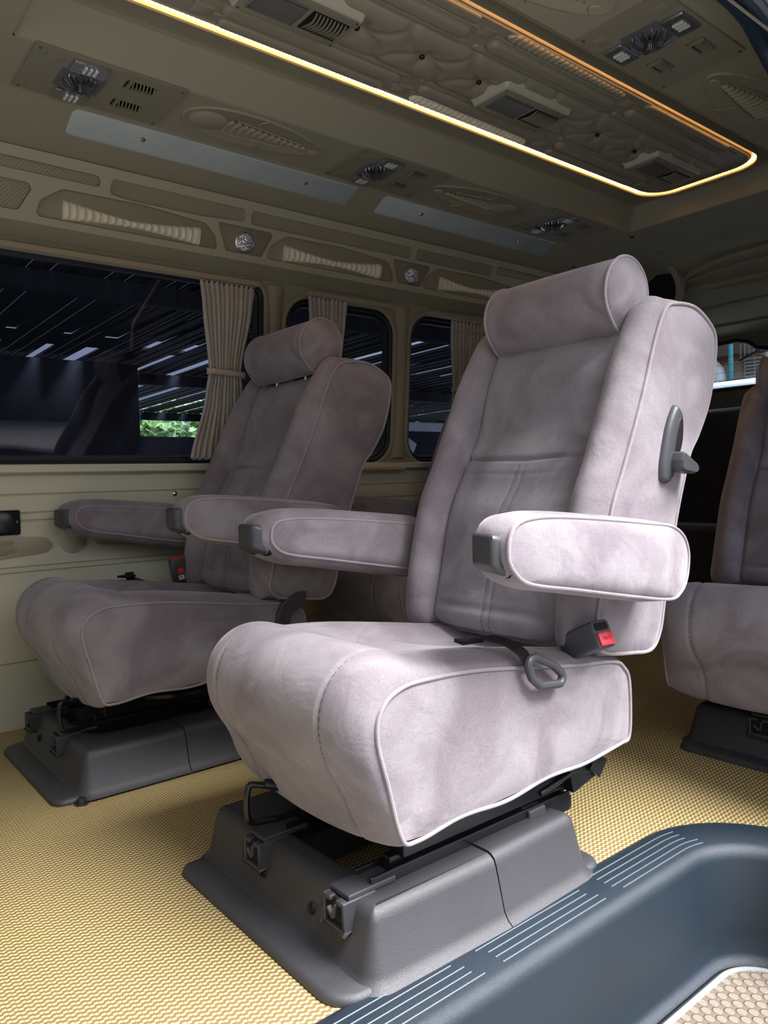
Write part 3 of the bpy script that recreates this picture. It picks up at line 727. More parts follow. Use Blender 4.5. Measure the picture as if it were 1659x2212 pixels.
# trim on the lower door panel
def DP(x, z, h): return (x, 2.42 - z * .04 - h, z)
def inlay(poly, name, label, mt_, cat='panel', h=.006):
    return props(MB().draft(poly, [(-.002, 0), (h - .001, 0), (h, .0015)], lambda a, b, z: DP(a, b, z)).obj(name, mt_), label, cat)
TAN = plain('tan inlay', (.40, .345, .245), .5, .4)
ov = fillet([(.05, .500), (.30, .497), (.50, .507), (.640, .520), (.662, .540), (.640, .566), (.50, .577), (.30, .583), (.05, .580)], [.02, .05, .05, .03, .03, .03, .05, .05, .02])
t_ = thing('door_inlay', 'tan tongue shaped inlay with perforated patch under the black socket', 'panel', (.4, 2.40, .5))
MB().draft(ov, [(-.002, 0), (.003, 0), (.004, .002)], lambda a, b, z: DP(a, b, z)).obj('inlay_body', TAN, t_)
MB().draft(fillet([(.10, .515), (.44, .513), (.548, .524), (.558, .535), (.543, .548), (.552, .562), (.44, .567), (.10, .567)], .006), [(.003, 0), (.006, 0), (.0065, .001)], lambda a, b, z: DP(a, b, z)).obj('perforated_patch', PERF, t_)
inlay(ellipse(.716, .549, .036, .036), 'round_inlay', 'round cream inlay on the side panel below the far armrest tip', plain('cream disc', (.44, .43, .31), .5, .4))
inlay(fillet([(.772, .552), (.79, .532), (.95, .520), (1.3, .505), (1.7, .500), (1.7, .58), (1.2, .582), (.80, .572)], .02), 'door_inlay', 'long tan inlay on the side panel half hidden behind the far armrest', TAN)
S_ = thing('power_socket', 'black rectangular power socket plate on the cream side panel', 'socket', (.50, 2.39, .615))
MB().draft(rrect(.455, .568, .578, .650, .006), [(-.002, 0), (.006, 0), (.009, .003)], lambda a, b, z: DP(a, b, z)).obj('plate', BLKM, S_)
MB().lathe([(.029, 0), (.031, .006), (.031, .013), (.024, .016), (.0, .017)], DP(.520, .615, .008), (0, -1, 0), 30).obj('socket_cap', plain('black gloss', (.02, .022, .026), .3), S_)
MB().lathe([(.004, 0), (.004, .003), (.0, .004)], DP(.558, .615, .008), (0, -1, 0), 12).obj('screw', STEEL, S_)
def screw(c, ax, label, r=.0075, mt_=CHR):
    return props(MB().lathe([(r * 1.15, 0), (r, r * .35), (r * .6, r * .7), (0, r * .8)], c, ax, 16).obj('screw', mt_), label, 'screw')
screw(DP(1.047, .683, .0), (0, -1, 0), 'shiny dome screw on the side panel above the middle armrest', .009)
props(MB().box(1.56, 2.02, 2.345, 2.365, .752, .762).obj('sill_strip', WPAN2), 'short tan sill strip under the second window behind the seat back', 'strip')

# curtain rails and curtains
def rail(x0, x1, z, label):
    return props(MB().draft([(2.285, z - .004), (2.283, z + .012), (2.325, z + .017), (2.325, z - .002)], [(x0, 0), (x1, 0)], lambda a, b, q: (q, a, b)).obj('curtain_rail', plain('tan rail', (.36, .30, .20), .5, .4), bevel=.002), label, 'curtain rail', 'curtain rails over the side windows')
rail(-.60, 1.335, 1.384, 'long tan curtain rail over the large left window')
rail(1.545, 1.93, 1.382, 'short tan curtain rail over the second window')
rail(2.135, 2.56, 1.382, 'short tan curtain rail over the third window, partly behind the bright headrest')
def curtain(label, keys, pleats, tie=None, ybase=2.296):
    """keys: list of (z, xl, xr, amp) top to bottom"""
    T = thing('curtain', label, 'curtain', ((keys[0][1] + keys[0][2]) / 2, ybase, keys[-1][0]), 'gathered beige window curtains')
    def at(z):
        for (za, la, ra, aa), (zb, lb2, rb, ab) in zip(keys, keys[1:]):
            if zb <= z <= za:
                t = (za - z) / (za - zb); t = t * t * (3 - 2 * t) * .5 + t * .5
                return la + (lb2 - la) * t, ra + (rb - ra) * t, aa + (ab - aa) * t
        return keys[-1][1:]
    def sheet(z0, z1, nz_, off=0.0):
        m = MB(); rows = []; nu = pleats * 10
        for k in range(nz_ + 1):
            z = z0 + (z1 - z0) * k / nz_; l, r, a = at(z); row = []
            for u in range(nu + 1):
                s = u / nu; ph = 2 * PI * pleats * s; s2 = s + .35 / (2 * PI * pleats) * math.sin(ph)
                row.append((l + (r - l) * s2, ybase + (1.36 - z) * .075 - off - a * math.sin(ph + .4 * math.sin(z * 9)) - a * .3 * math.sin(ph * .37 + 1), z + .004 * math.sin(ph)))
            rows.append(row)
        return m.grid(rows)
    b = sheet(keys[0][0] - .035, keys[-1][0], 60).obj('drape', LIN, T, sharp=180)
    sm = b.modifiers.new('th', 'SOLIDIFY'); sm.thickness = .0015
    h = sheet(keys[0][0], keys[0][0] - .045, 8, .0015).obj('gathered_header', plain('header tape cloth', (.46, .39, .35), .85, .2, bump=.3), T, sharp=180)
    sm = h.modifiers.new('th', 'SOLIDIFY'); sm.thickness = .0015
    if tie:
        l, r, a = at(tie); yb = ybase + (1.36 - tie) * .075; m = MB()
        pl = crom([(l - .006, yb, tie), (l, yb - .020, tie), ((l + r) / 2, yb - .024, tie - .003), (r, yb - .020, tie - .006), (r + .006, yb, tie - .006), ((l + r) / 2, yb + .018, tie)], 48, True)
        m.grid([[p + Vector((0, 0, .010)), p + Vector((0, -.002, .0)), p + Vector((0, 0, -.010))] for p in pl], cu=True)
        t2 = m.obj('tie_band', plain('tie band cloth', (.50, .43, .34), .8, .2), T); sm = t2.modifiers.new('th', 'SOLIDIFY'); sm.thickness = .002
        MB().lathe([(.006, 0), (.006, .002), (0, .004)], (l + .006, yb - .024, tie), (0, -1, 0), 14).obj('button', plain('cream button', (.6, .52, .42), .4), t2)
    return T
curtain('tall beige pleated curtain tied back at the rear edge of the large window', [(1.372, 1.118, 1.318, .006), (1.30, 1.128, 1.310, .008), (1.09, 1.150, 1.268, .009), (1.00, 1.135, 1.275, .010), (.795, 1.080, 1.31, .012)], 11, 1.083)
curtain('beige curtain bunched in the second window behind the smaller headrest', [(1.372, 1.537, 1.712, .006), (1.30, 1.543, 1.706, .008), (1.09, 1.56, 1.68, .009), (.80, 1.53, 1.72, .012)], 9, 1.083)
curtain('beige curtain gathered in the third window left of the bright headrest', [(1.368, 2.248, 2.47, .006), (1.30, 2.25, 2.47, .008), (1.09, 2.27, 2.43, .009), (.80, 2.23, 2.48, .012)], 10, 1.083)

# ------------------------------------------------------------------ other walls
m = MB(); m.plate([(1.56, -.02), (4.0, -.02), (4.0, 1.62), (1.75, 1.62), (1.60, 1.3)], [rrect(1.85, 3.0, .80, 1.38, .07)], lambda a, b, h: (a, .47 + max(0, b - .8) * .27 - h, b), .04)
struct(m, 'wall_right', VIN, smooth=False)
w5 = struct(MB().tube([(x, .475 + max(0, z - .8) * .27, z) for x, z in rrect(1.85, 3.0, .80, 1.38, .07)], .012, True, 8), 'window_5', RUB)
MB().plate(rrect(1.853, 2.997, .803, 1.377, .07), [], lambda a, b, h: (a, .455 + max(0, b - .8) * .27 - h, b), .004).obj('pane', GLS3, w5, smooth=False)
struct(MB().plate([(-.85, -.02), (-.14, -.02), (-.14, 1.3), (-.05, 1.60), (-.85, 1.60)], [], lambda a, b, h: (a, .47 + max(0, b - .8) * .27 - h, b), .04), 'wall_right_front', VIN, smooth=False)
struct(MB().plate([(.40, -.02), (2.46, -.02), (2.46, 1.75), (.40, 1.75)], [rrect(.70, 2.2, .72, 1.45, .08)], lambda a, b, h: (-.85 - h, a, b), .04), 'wall_front', VIN, smooth=False)
wtop = [(.82, 1.14), (2.12, 1.14), (2.17, 1.20), (2.10, 1.375), (1.92, 1.388), (1.86, 1.372), (1.815, 1.335), (1.76, 1.322), (1.14, 1.322), (1.085, 1.335), (1.03, 1.372), (.98, 1.388), (.80, 1.375), (.74, 1.20)]
wtop = fillet(wtop, [.03, .03, .04, .04, .03, .03, .03, .03, .03, .03, .03, .03, .04, .04])
DKV = plain('dark tailgate vinyl', (.13, .12, .095), .6, .3)
struct(MB().plate([(.40, -.02), (2.46, -.02), (2.46, 1.75), (.40, 1.75)], [wtop], lambda a, b, h: (3.95 + h, a, b), .04), 'wall_back', DKV, smooth=False)
w6 = struct(MB().tube([(3.955, a, b) for a, b in wtop], .012, True, 8), 'window_6', RUB)
MB().plate(inset(ccw(wtop), .002), [], lambda a, b, h: (3.97 + h, a, b), .004).obj('pane', GLS2, w6, smooth=False)
for z in (1.19, 1.23, 1.27, 1.31): MB().tube([(3.968, .85, z), (3.968, 2.10, z)], .0008, seg=4).obj('heating_wire', RUB, w6)

# ------------------------------------------------------------------ ceiling
cm = MB()
X0, X1 = .46, 2.81
far = [(2.215, 1.628), (2.13, 1.650), (2.045, 1.6975), (2.03, 1.70), (1.81, 1.70)]
near = [(1.09, 1.70), (.855, 1.70), (.84, 1.6975), (.77, 1.655), (.715, 1.60), (.69, 1.56)]
for pr in (far, near):
    cm.grid([[(x, y, z) for y, z in pr] for x in (-.85, X0, 1.0, 1.6, 2.2, X1)])
cm.grid([[(x, y, 1.70) for y in (1.09, 1.81)] for x in (-.85, X0)])
# raised tray
lv = [(1.70, 0, 0), (1.703, .006, .004), (1.775, .046, .030), (1.786, .053, .036), (1.79, .064, .046)]
rows = []
for z, dy, dx in lv: rows.append([(p[0], p[1], z) for p in rrect(X0 + dx, X1 - dx, 1.09 + dy, 1.81 - dy, .012, 3)])
cm.grid(rows, cv=True); cm.add(rows[-1], [tuple(range(len(rows[-1])))])
RC = [(2.81, 1.70), (3.2, 1.70), (3.35, 1.685), (3.45, 1.66), (3.6, 1.585), (3.80, 1.48), (3.96, 1.41)]
def rcz(x):
    for (a, za), (b, zb) in zip(RC, RC[1:]):
        if a <= x <= b: return za + (zb - za) * (x - a) / (b - a)
    return 1.41
yr = [.66, .715, .77, .84, .855, 1.09, 1.45, 1.81, 2.03, 2.045, 2.13, 2.215, 2.27]
def rdrop(y): return {.66: -.14, .715: -.10, .77: -.045, .84: -.0025, 2.045: -.0025, 2.13: -.05, 2.215: -.072, 2.27: -.12}.get(y, 0)
cm.grid([[(x, y, rcz(x) + rdrop(y)) for y in yr] for x in [2.81, 3.0, 3.2, 3.35, 3.45, 3.52, 3.6, 3.7, 3.8, 3.96]])
struct(cm, 'ceiling', VINC, sharp=28)
struct(MB().box(-.9, 4.0, .45, 2.5, 1.83, 1.86).box(-.9, 4.0, 2.30, 2.50, 1.47, 1.84), 'ceiling_outer_skin', plain('dark body underside', (.03, .04, .055), .3), smooth=False)
struct(MB().box(-.9, 4.0, .45, .72, 1.64, 1.83), 'trim_17', VIN, smooth=False)

# door seal along the sliding door opening
sp_ = crom([(-.2, .735, 1.635), (.9, .735, 1.635), (1.45, .742, 1.640), (1.60, .752, 1.642), (1.70, .765, 1.625), (1.76, .755, 1.57), (1.80, .70, 1.42), (1.82, .62, 1.2), (1.84, .53, .8), (1.84, .50, .3), (1.80, .49, .0)], 120)
struct(MB().tube(sp_, .020, seg=12).tube([p + Vector((.0, -.03, -.012)) for p in sp_], .016, seg=10), 'door_1', GAS)
def G(x, s, h): return (x, 2.045 + s * .870 - h * .493, 1.6975 - s * .493 - h * .870)
for x0, x1, lb, scs in ((.657, 1.590, 'long grey speckled light panel with two screws, the front one of two', (.856, 1.395)), (1.705, 2.64, 'grey light panel nearer the rear, the shorter looking one of two', (1.898, 2.434))):
    L_ = thing('side_lamp', lb, 'light panel', G(x0, .04, 0), 'grey side lamps')
    MB().draft(fillet([(x0, .086), (x1 - .01, .086), (x1, .004), (x0 + .004, .004)], [.012, .012, .006, .02]), [(.0, 0), (.003, 0), (.005, .003)], lambda a, b, z: G(a, b, z)).obj('diffuser', GREYP, L_)
    for s in scs: MB().lathe([(.0085, 0), (.007, .003), (0, .006)], G(s, .040, .004), (0, -.493, -.87), 14).obj('screw', CHR, L_)
    k = MB()
    for q in range(60):
        k.lathe([(.0012, .0), (.0, .0006)], G(x0 + random.uniform(.12, .9), random.uniform(.008, .08), .0048), (0, -.493, -.87), 5)
    props(k.obj('specks', BLKM, L_), kind='stuff')

def CP(x, y, h): return (x, y, 1.70 - h)
def console(xa, ysign, label, lens='far'):
    """overhead console; ysign +1 far duct, -1 near duct"""
    yc = 1.912 if ysign > 0 else .9725; L = .362
    T = thing('overhead_console', label, 'ceiling console', CP(xa, yc, 0), 'overhead lamp and vent consoles')
    vents = [(xa + .255, yc - .055), (xa + .258, yc + .05)]
    vh = [rrect(a - .037, a + .037, b - .021, b + .021, .003) for a, b in vents]
    MB().plate(rrect(xa, xa + L, yc - .108, yc + .108, .004), vh, CP, .006).obj('console_plate', CONS, T, bevel=.0015)
    lx = xa + .128
    MB().draft(rrect(lx - .052, lx + .052, yc - .045, yc + .045, .004), [(.005, 0), (.008, .0), (.009, .002)], CP).obj('lamp_bed', plain('smoked lamp bed', (.10, .105, .12), .25, .5), T)
    # round cut glass: radial flutes
    m = MB(); rows = []; n = 100
    for r, h in ((.045, .008), (.043, .013), (.030, .020), (.016, .019), (.008, .014), (.004, .016), (0.0005, .017)):
        rows.append([CP(lx + math.cos(2 * PI * k / n) * r, yc + math.sin(2 * PI * k / n) * r, h + (.0045 * (1 if k % 5 < 2 else -1) * (1 if .01 < r < .044 else 0))) for k in range(n)])
    m.grid(rows, cv=True).obj('round_lamp_lens', plain('fluted glass', (.30, .31, .34), .10, .6, .85), T, sharp=10)
    for s in (-1, 1):
        b = yc + s * .075; m = MB(); m.draft(rrect(lx - .042, lx + .042, b - .026, b + .026, .004), [(.005, 0), (.011, 0), (.014, .003)], CP)
        m.obj('square_lamp_lens', plain('cut square glass', (.34, .36, .37), .12, .6, .8, bump=1, bscale=160), T)
        k = MB()
        for q in (-.012, .0, .012): k.box(lx + q - .003, lx + q + .003, b - .013, b + .013, 1.683, 1.6875)
        k.obj('lamp_facets', plain('bright facet', (.85, .9, .86), .15, .6, .3), T)
        MB().draft(rrect(lx - .098, lx - .060, b - .015, b + .015, .002), [(.005, 0), (.0075, .0), (.008, .001)], CP).obj('switch', CONS, T)
    for (a, b), hl in zip(vents, vh):
        MB().box(a - .037, a + .037, b - .021, b + .021, 1.700, 1.7035).obj('vent_well', BLKM, T, smooth=False)
        m = MB()
        for q in range(7):
            x = a - .020 + q * .0088; rr = [CP(x + .0016 * w__, b + t * .019, .0005 + .0100 * (1 - t * t)) for w__ in (-1, 1) for t in ()]
            A = [(x - .0013 + .004 * t, b + (-.018 + .036 * t), .001 + .010 * math.sin(PI * t)) for t in [z / 10 for z in range(11)]]
            rows = [[CP(p[0], p[1], p[2]), CP(p[0] + .0030, p[1], p[2]), CP(p[0] + .0030, p[1], p[2] - .004), CP(p[0], p[1], p[2] - .004)] for p in A]; m.grid(rows, cv=True)
        m.box(a - .030, a - .024, b - .019, b + .019, 1.690, 1.702)
        m.obj('vent', CONS, T, sharp=30)
    for sx_, sy in ((.012, -.098), (.350, -.098), (.012, .098), (.350, .098)):
        MB().lathe([(.004, 0), (.003, .002), (0, .0025)], CP(xa + sx_, yc + sy, .0055), (0, 0, -1), 10).obj('screw', STEEL, T)
    return T
console(.507, 1, 'large overhead console with cut glass lamps at the left end of the far duct')
console(1.427, 1, 'overhead console with lamp and vents in the middle of the far duct')
console(2.312, 1, 'small dim overhead console at the rear end of the far duct near the ceiling corner')
console(1.480, -1, 'overhead console with bright round fan lamp on the near duct, upper right')
console(.60, -1, 'overhead console on the near duct above the door opening front')
def oval(xa, xb, yc, big_left, label):
    T = thing('oval_relief_panel', label, 'ceiling panel', CP((xa + xb) / 2, yc, 0), 'moulded oval relief panels')
    cx = (xa + xb) / 2; a = (xb - xa) / 2; b = .094; s = 1 if big_left else -1
    pts = [(cx + s * (-a * math.cos(t)), yc + b * math.sin(t) * (1 + .25 * math.cos(t)) * (.93)) for t in [2 * PI * k / 56 for k in range(56)]]
    m = MB(); m.draft(pts, [(0, 0), (.003, .0), (.005, .004), (.003, .009)], CP); m.obj('oval_rim', VINC, T, sharp=70)
    MB().draft(ellipse(cx - s * (a - .072), yc, .053, .047), [(.002, 0), (.006, .0), (.008, .003)], CP).obj('large_disc', VIN, T)
    MB().draft(ellipse(cx + s * (a - .038), yc + .01, .018, .014), [(.002, 0), (.006, 0), (.008, .002)], CP).obj('small_disc', VIN, T)
    m = MB(); n = 12; L0 = -a + .135; L1 = a - .075
    for k in range(n):
        t = k / (n - 1); x = cx + s * (L0 + (L1 - L0) * t); hw = .036 - .026 * t; bow = .008
        rows = []
        for q in range(9):
            v = -1 + q / 4; px_ = x - s * bow * (1 - v * v)
            rows.append([CP(px_ - .007, yc + v * hw, .002), CP(px_, yc + v * hw, .0085), CP(px_ + .007, yc + v * hw, .002)])
        m.grid(rows)
    m.obj('ribbed_band', VIN, T, sharp=60)
    for sg in (-1, 1):
        q = crom([(cx - s * (a - .14), yc + sg * .042, 1.695), (cx, yc + sg * .036, 1.695), (cx + s * (a - .09), yc + sg * .018, 1.695)], 24)
        MB().tube(q, .0022, seg=6).tube(crom([(cx + s * sg * .02, yc + sg * .038, 1.695), (cx + s * sg * .03, yc + sg * .065, 1.695), (cx + s * (sg * .035 + .02), yc + sg * .086, 1.695)], 12), .002, seg=6).obj('relief_line', VIN, T)
    return T
oval(.902, 1.357, 1.912, True, 'moulded oval relief on the far ceiling duct between the left and middle consoles')
oval(1.80, 2.235, 1.912, False, 'smaller looking moulded oval relief on the far duct between middle and rear consoles')
oval(1.885, 2.34, .975, False, 'dark moulded oval relief behind the near console at the right edge')
oval(1.01, 1.455, .975, True, 'moulded oval relief in front of the near console at the top edge')
for x0, x1 in ((.878, .90), (1.79, 1.80)): pass

# ------------------------------------------------------------------ padded roof panel
PC = 1.4225
def PP(x, y, h): return (x, y, 1.772 - h)
PD = thing('padded_roof_panel', 'long buttoned vinyl ceiling panel with scalloped frame inside the glowing light strip', 'ceiling panel', (1.6, PC, 1.772))
po = rrect(.53, 2.70, PC - .208, PC + .208, .10, 10)
MB().draft(po, [(1.792, .0), (1.775, -.002), (1.7695, .004), (1.769, .008)], lambda a, b, z: (a, b, z)).obj('panel_board', PADV, PD)
ip = inset(ccw(po), .012)
MB().tube([PP(a, b, .003) for a, b in ip], .0035, True, 6).obj('edge_bead', VIN, PD)
xs_star = [.80, 1.385, 1.972, 2.55]
def pillow(x0, x1, y0, y1, h, r, mt_, nm, ends=.02):
    m = MB(); o_ = ccw(rrect(x0, x1, y0, y1, r, 8)); w_ = (y1 - y0) / 2
    m.draft(o_, [(0, 0), (h * .5, w_ * .06), (h * .8, w_ * .2), (h * .95, w_ * .42), (h, w_ * .7)], PP); return m.obj(nm, mt_, PD, sharp=80)
xs_b = [.60] + xs_star + [2.66]
for s in (-1, 1):
    for a, b in zip(xs_star, xs_star[1:]):
        y = PC + s * .128; pillow(a + .035, b - .035, y - .022, y + .022, .016, .021, PADV, 'side_bolster')
        y = PC + s * .098; pillow(a - .02 + .03, b - .015, y - .010, y + .010, .009, .009, PADV, 'narrow_bolster')
    for i, a in enumerate(xs_star):
        y = PC + s * .158; k = .030; st = []
        for c4 in range(4):
            a0 = PI / 4 + c4 * PI / 2
            st.append((a + k * 1.25 * math.cos(a0), y + k * math.sin(a0))); st.append((a + k * .72 * math.cos(a0 + PI / 4), y + k * .58 * math.sin(a0 + PI / 4)))
        st = fillet(st, [.004, .03] * 4, 4)
        MB().draft(st, [(0, 0), (.007, .001), (.009, .004)], PP).obj('star_pad', PADV, PD)
    # outer inserts: ribbed ones and perforated ones in turn
    for i, (a, b) in enumerate(zip(xs_b, xs_b[1:])):
        y = PC + s * .181; x0, x1 = a + .05, b - .05
        if x1 - x0 < .1: continue
        if i in (2,):
            m = MB(); rows = []; n = 300
            for k in range(n + 1):
                t = k / n; x = x0 + (x1 - x0) * t; hw = .020 * min(1, (math.sin(PI * min(max(t, .0), 1)) * 6) ** .5 + .05) * (1 - .35 * t); rib = abs(math.sin(PI * t * 24)) ** .5
                rows.append([PP(x - .006 * (1 - (2 * q / 8 - 1) ** 2), y - hw + 2 * hw * q / 8, .002 + (.004 + .007 * rib) * (1 - abs(2 * q / 8 - 1) ** 4)) for q in range(9)])
            m.grid(rows).obj('ribbed_insert', CRM if s > 0 else VIN, PD, sharp=60)
        else:
            pillow(x0, x1, y - .017, y + .017, .012, .016, PADV, 'outer_insert')
        f = crom([(x0 - .055, y - s * .035, 0), (x0 - .03, y - s * .03, 0), (x0 - .012, y - s * .018, 0), (x0 + .02, y - s * .024, 0), (x1 - .02, y - s * .024, 0), (x1 + .012, y - s * .018, 0), (x1 + .03, y - s * .03, 0), (x1 + .055, y - s * .035, 0)], 60)
        MB().tube([PP(p.x, p.y, .003) for p in f], .0028, seg=6).obj('scalloped_bead', VIN, PD)
# tufted centre
BX = [.75, 1.12, 1.325, 1.53, 1.855, 2.06, 2.265, 2.59]
segs = []
for b in BX:
    for s in (-1, 1):
        for d in (-1, 1):
            arc = [(b + d * .10 * math.sin(PI / 2 * t), s * .085 * (1 - math.cos(PI / 2 * t))) for t in (0, .25, .5, .75, 1)]
            segs += [(arc[i], arc[i + 1]) for i in range(4)]
        segs.append(((b, 0), (b, s * .03)))
def sdist(px, py, s_):
    (ax, ay), (bx, by) = s_; vx, vy = bx - ax, by - ay; t = max(0, min(1, ((px - ax) * vx + (py - ay) * vy) / (vx * vx + vy * vy + 1e-12)))
    return math.hypot(px - ax - t * vx, py - ay - t * vy)
m = MB(); rows = []; NX, NY = 330, 40
for i in range(NX + 1):
    x = .62 + 2.02 * i / NX; near_ = [s_ for s_ in segs if abs(s_[0][0] - x) < .13]; r = []
    for j in range(NY + 1):
        yy = -.086 + .172 * j / NY; ed = min(1, (.086 - abs(yy)) / .03, (x - .62) / .03, (2.64 - x) / .03)
        d = min([sdist(x, yy, s_) for s_ in near_] or [1]); bd = min(math.hypot(x - b, yy) for b in BX)
        h = .020 * math.sqrt(max(0, 1 - (1 - max(ed, 0)) ** 2)) - .007 * gau(d, .011) - .013 * gau(bd, .022)
        r.append(PP(x, PC + yy, h))
    rows.append(r)
m.grid(rows).obj('tufted_centre', PADV, PD, sharp=80)
for b in BX: MB().lathe([(.0075, 0), (.0075, .003), (.005, .006), (0, .007)], PP(b, PC + .01, .006), (0, 0, -1), 16).obj('tuft_button', plain('dark bronze button', (.03, .022, .015), .25, .5, .6), PD)
def roof_lamp(xc, label):
    T = thing('roof_lamp', label, 'lamp', PP(xc, PC + .01, .012), 'roof lamps on the padded panel')
    y = PC + .01; Lh, Wh = .128, .058
    MB().draft(rrect(xc - Lh - .010, xc + Lh + .010, y - Wh - .010, y + Wh + .010, .010), [(0, -.012), (.022, 0), (.032, .004), (.034, .009)], PP).obj('housing', LAMPF, T)
    MB().draft(rrect(xc - Lh, xc + Lh, y - Wh, y + Wh, .004), [(.030, 0), (.0365, .0), (.037, .001)], PP).obj('face_plate', CONS, T)
    lz = MB(); lz.draft(rrect(xc - Lh + .015, xc + .005, y - Wh + .018, y + Wh - .018, .004), [(.034, 0), (.039, 0), (.041, .006)], PP); lz.obj('lens', plain('dark prismatic lens', (.20, .20, .19), .15, .6, .4, bump=1, bscale=260), T)
    MB().box(xc + .018, xc + Lh - .012, y - Wh + .022, y + Wh - .022, 1.7345, 1.736).obj('vent_well', BLKM, T)
    m = MB()
    for q in range(9):
        a = xc + .026 + q * .0098; A = [(a + .006 * math.sin(PI * t), y - Wh + .024 + (2 * Wh - .048) * t, .037 + .006 * math.sin(PI * t)) for t in [z / 8 for z in range(9)]]
        m.grid([[PP(p[0], p[1], p[2]), PP(p[0] + .0035, p[1], p[2]), PP(p[0] + .0035, p[1], p[2] - .004), PP(p[0], p[1], p[2] - .004)] for p in A], cv=True)
    m.obj('vent', CONS, T, sharp=30)
    for sx_ in (-1, 1):
        for sy in (-1, 1): MB().lathe([(.003, 0), (0, .0015)], PP(xc + sx_ * (Lh - .006), y + sy * (Wh - .006), .037), (0, 0, -1), 8).obj('screw', STEEL, T)
roof_lamp(.958, 'pale box roof lamp cut by the top edge, left of the others')
roof_lamp(1.705, 'pale box roof lamp in the middle of the padded panel')
roof_lamp(2.435, 'dark box roof lamp at the rear end of the padded panel')

# ------------------------------------------------------------------ glowing light strip round the panel
LED = thing('light_strip', 'glowing warm white light strip running round the padded ceiling panel', 'light strip', (1.6, PC + .215, 1.78))
lp = [(a, b) for a, b in inset(ccw(rrect(.53, 2.70, PC - .208, PC + .208, .10, 14)), -.008)]
lpv = even([Vector((a, b, 0)) for a, b in lp] + [Vector((*lp[0], 0))], 1200)
TAPE = plain('glowing amber tape', (.8, .5, .2), .5, .3, emit=(1.0, .42, .10), estr=1.5)
BEADM = plain('glowing bead', (1, .8, .5), .5, .3, emit=(1.0, .60, .24), estr=18)
def ring_off(dd, n): q = inset(ccw(lp), dd); return even([Vector((*k, 0)) for k in q] + [Vector((*q[0], 0))], n)
lipo = ring_off(-.0095, 500); lipi = ring_off(-.0062, 500)
m = MB(); m.grid([[(p.x, p.y, 1.789), (p.x, p.y, 1.762), (q.x, q.y, 1.762), (q.x, q.y, 1.789)] for p, q in zip(lipo, lipi)], cv=True)
m.obj('strip_lip', VINC, LED)
tpp = ring_off(-.0060, 900); tq = ring_off(-.0052, 900)
m = MB(); m.grid([[(p.x, p.y, 1.786), (p.x, p.y, 1.767), (q.x, q.y, 1.767), (q.x, q.y, 1.786)] for p, q in zip(tpp, tq)], cv=True); m.obj('strip_tape', TAPE, LED, smooth=False)
bl = ring_off(-.0035, 410)
vis = [p for p in bl if (p.y > PC + .15 or p.x > 2.60)]
rest = [p for p in bl if not (p.y > PC + .15 or p.x > 2.60)]
vis.sort(key=lambda p: p.x)
b0 = MB().box(-.0027, .0027, -.0024, .0024, -.0050, .0050).obj('light_bead', BEADM, None, bevel=.0012)
big, more = vis[:100], vis[100:] + rest
for i, p in enumerate(big):
    o = b0 if i == 0 else b0.copy()
    if i: COL.objects.link(o)
    o.parent = LED; o.location = Vector((p.x, p.y, 1.779)) - ORG[LED]
m = MB()
for p in more: m.box(p.x - .0028, p.x + .0028, p.y - .0022, p.y + .0022, 1.7745, 1.7835)
props(m.obj('light_beads', BEADM, LED), kind='stuff')

# ------------------------------------------------------------------ rear of the cabin
screw((2.864, 1.83, 1.70), (0, 0, -1), 'dark dome screw on the rear ceiling near the recess corner', .009, STEEL)
screw((2.872, 2.135, 1.652), (0, -.5, -.87), 'dark dome screw at the far edge of the rear ceiling above the headrest', .009, STEEL)
for x, y, lb in ((3.186, 1.828, 'faint ring moulding on the rear ceiling, the one nearer the round housing'), (3.20, 1.553, 'faint ring moulding on the rear ceiling, the right hand one')):
    props(MB().lathe([(.062, .0), (.064, .004), (.068, .005), (.073, .004), (.075, 0)], (x, y, 1.6995), (0, 0, -1), 40).obj('ring_moulding', VINC), lb, 'ceiling ring', 'ring mouldings on the rear ceiling')
LF = thing('leaf_trim_panel', 'leaf shaped raised moulding above the rear window', 'trim', (3.5, 1.45, 1.62))
lf = [(3.55, 2.02, 1.609), (3.522, 2.018, 1.622), (3.468, 1.931, 1.648), (3.418, 1.812, 1.664), (3.39, 1.709, 1.67), (3.385, 1.602, 1.672), (3.385, 1.45, 1.674), (3.385, 1.30, 1.672), (3.40, 1.16, 1.668), (3.43, 1.04, 1.66), (3.50, .92, 1.633), (3.55, .90, 1.609), (3.558, 1.05, 1.604), (3.56, 1.2, 1.603), (3.562, 1.45, 1.603), (3.56, 1.7, 1.604), (3.557, 1.863, 1.605)]
MB().tube([p - Vector((0, 0, .004)) for p in crom(lf, 110, True)], .013, True, 8, flat=.8).obj('rim', VIN, LF)
MB().tube(crom([(3.50, 1.93, 1.628), (3.475, 1.7, 1.645), (3.475, 1.45, 1.647), (3.475, 1.2, 1.645), (3.50, .98, 1.628)], 40), .006, seg=6).tube([(3.60, 1.86, 1.582), (3.61, 1.62, 1.577)], .012, seg=8).obj('crease', VINC, LF)
struct(MB().tube([(3.715, .80, 1.522), (3.705, 1.45, 1.528), (3.715, 2.10, 1.522)], .006, seg=6).tube([(3.85, .84, 1.452), (3.85, 2.08, 1.452)], .005, seg=6), 'trim_14', VINC)
HS = thing('round_housing', 'round beige housing with black opening in the rear ceiling corner behind the headrest', 'speaker housing', (3.42, 2.17, 1.60))
ax = Vector((-.80, -.25, -.55))
MB().lathe([(.205, -.06), (.204, -.02), (.198, .0), (.185, .004), (.172, -.004), (.168, -.06)], (3.37, 2.12, 1.60), ax, 48).obj('housing_ring', VIN, HS)
MB().lathe([(.169, -.045), (.0, -.045)], (3.37, 2.12, 1.60), ax, 48).obj('black_opening', BLKM, HS)
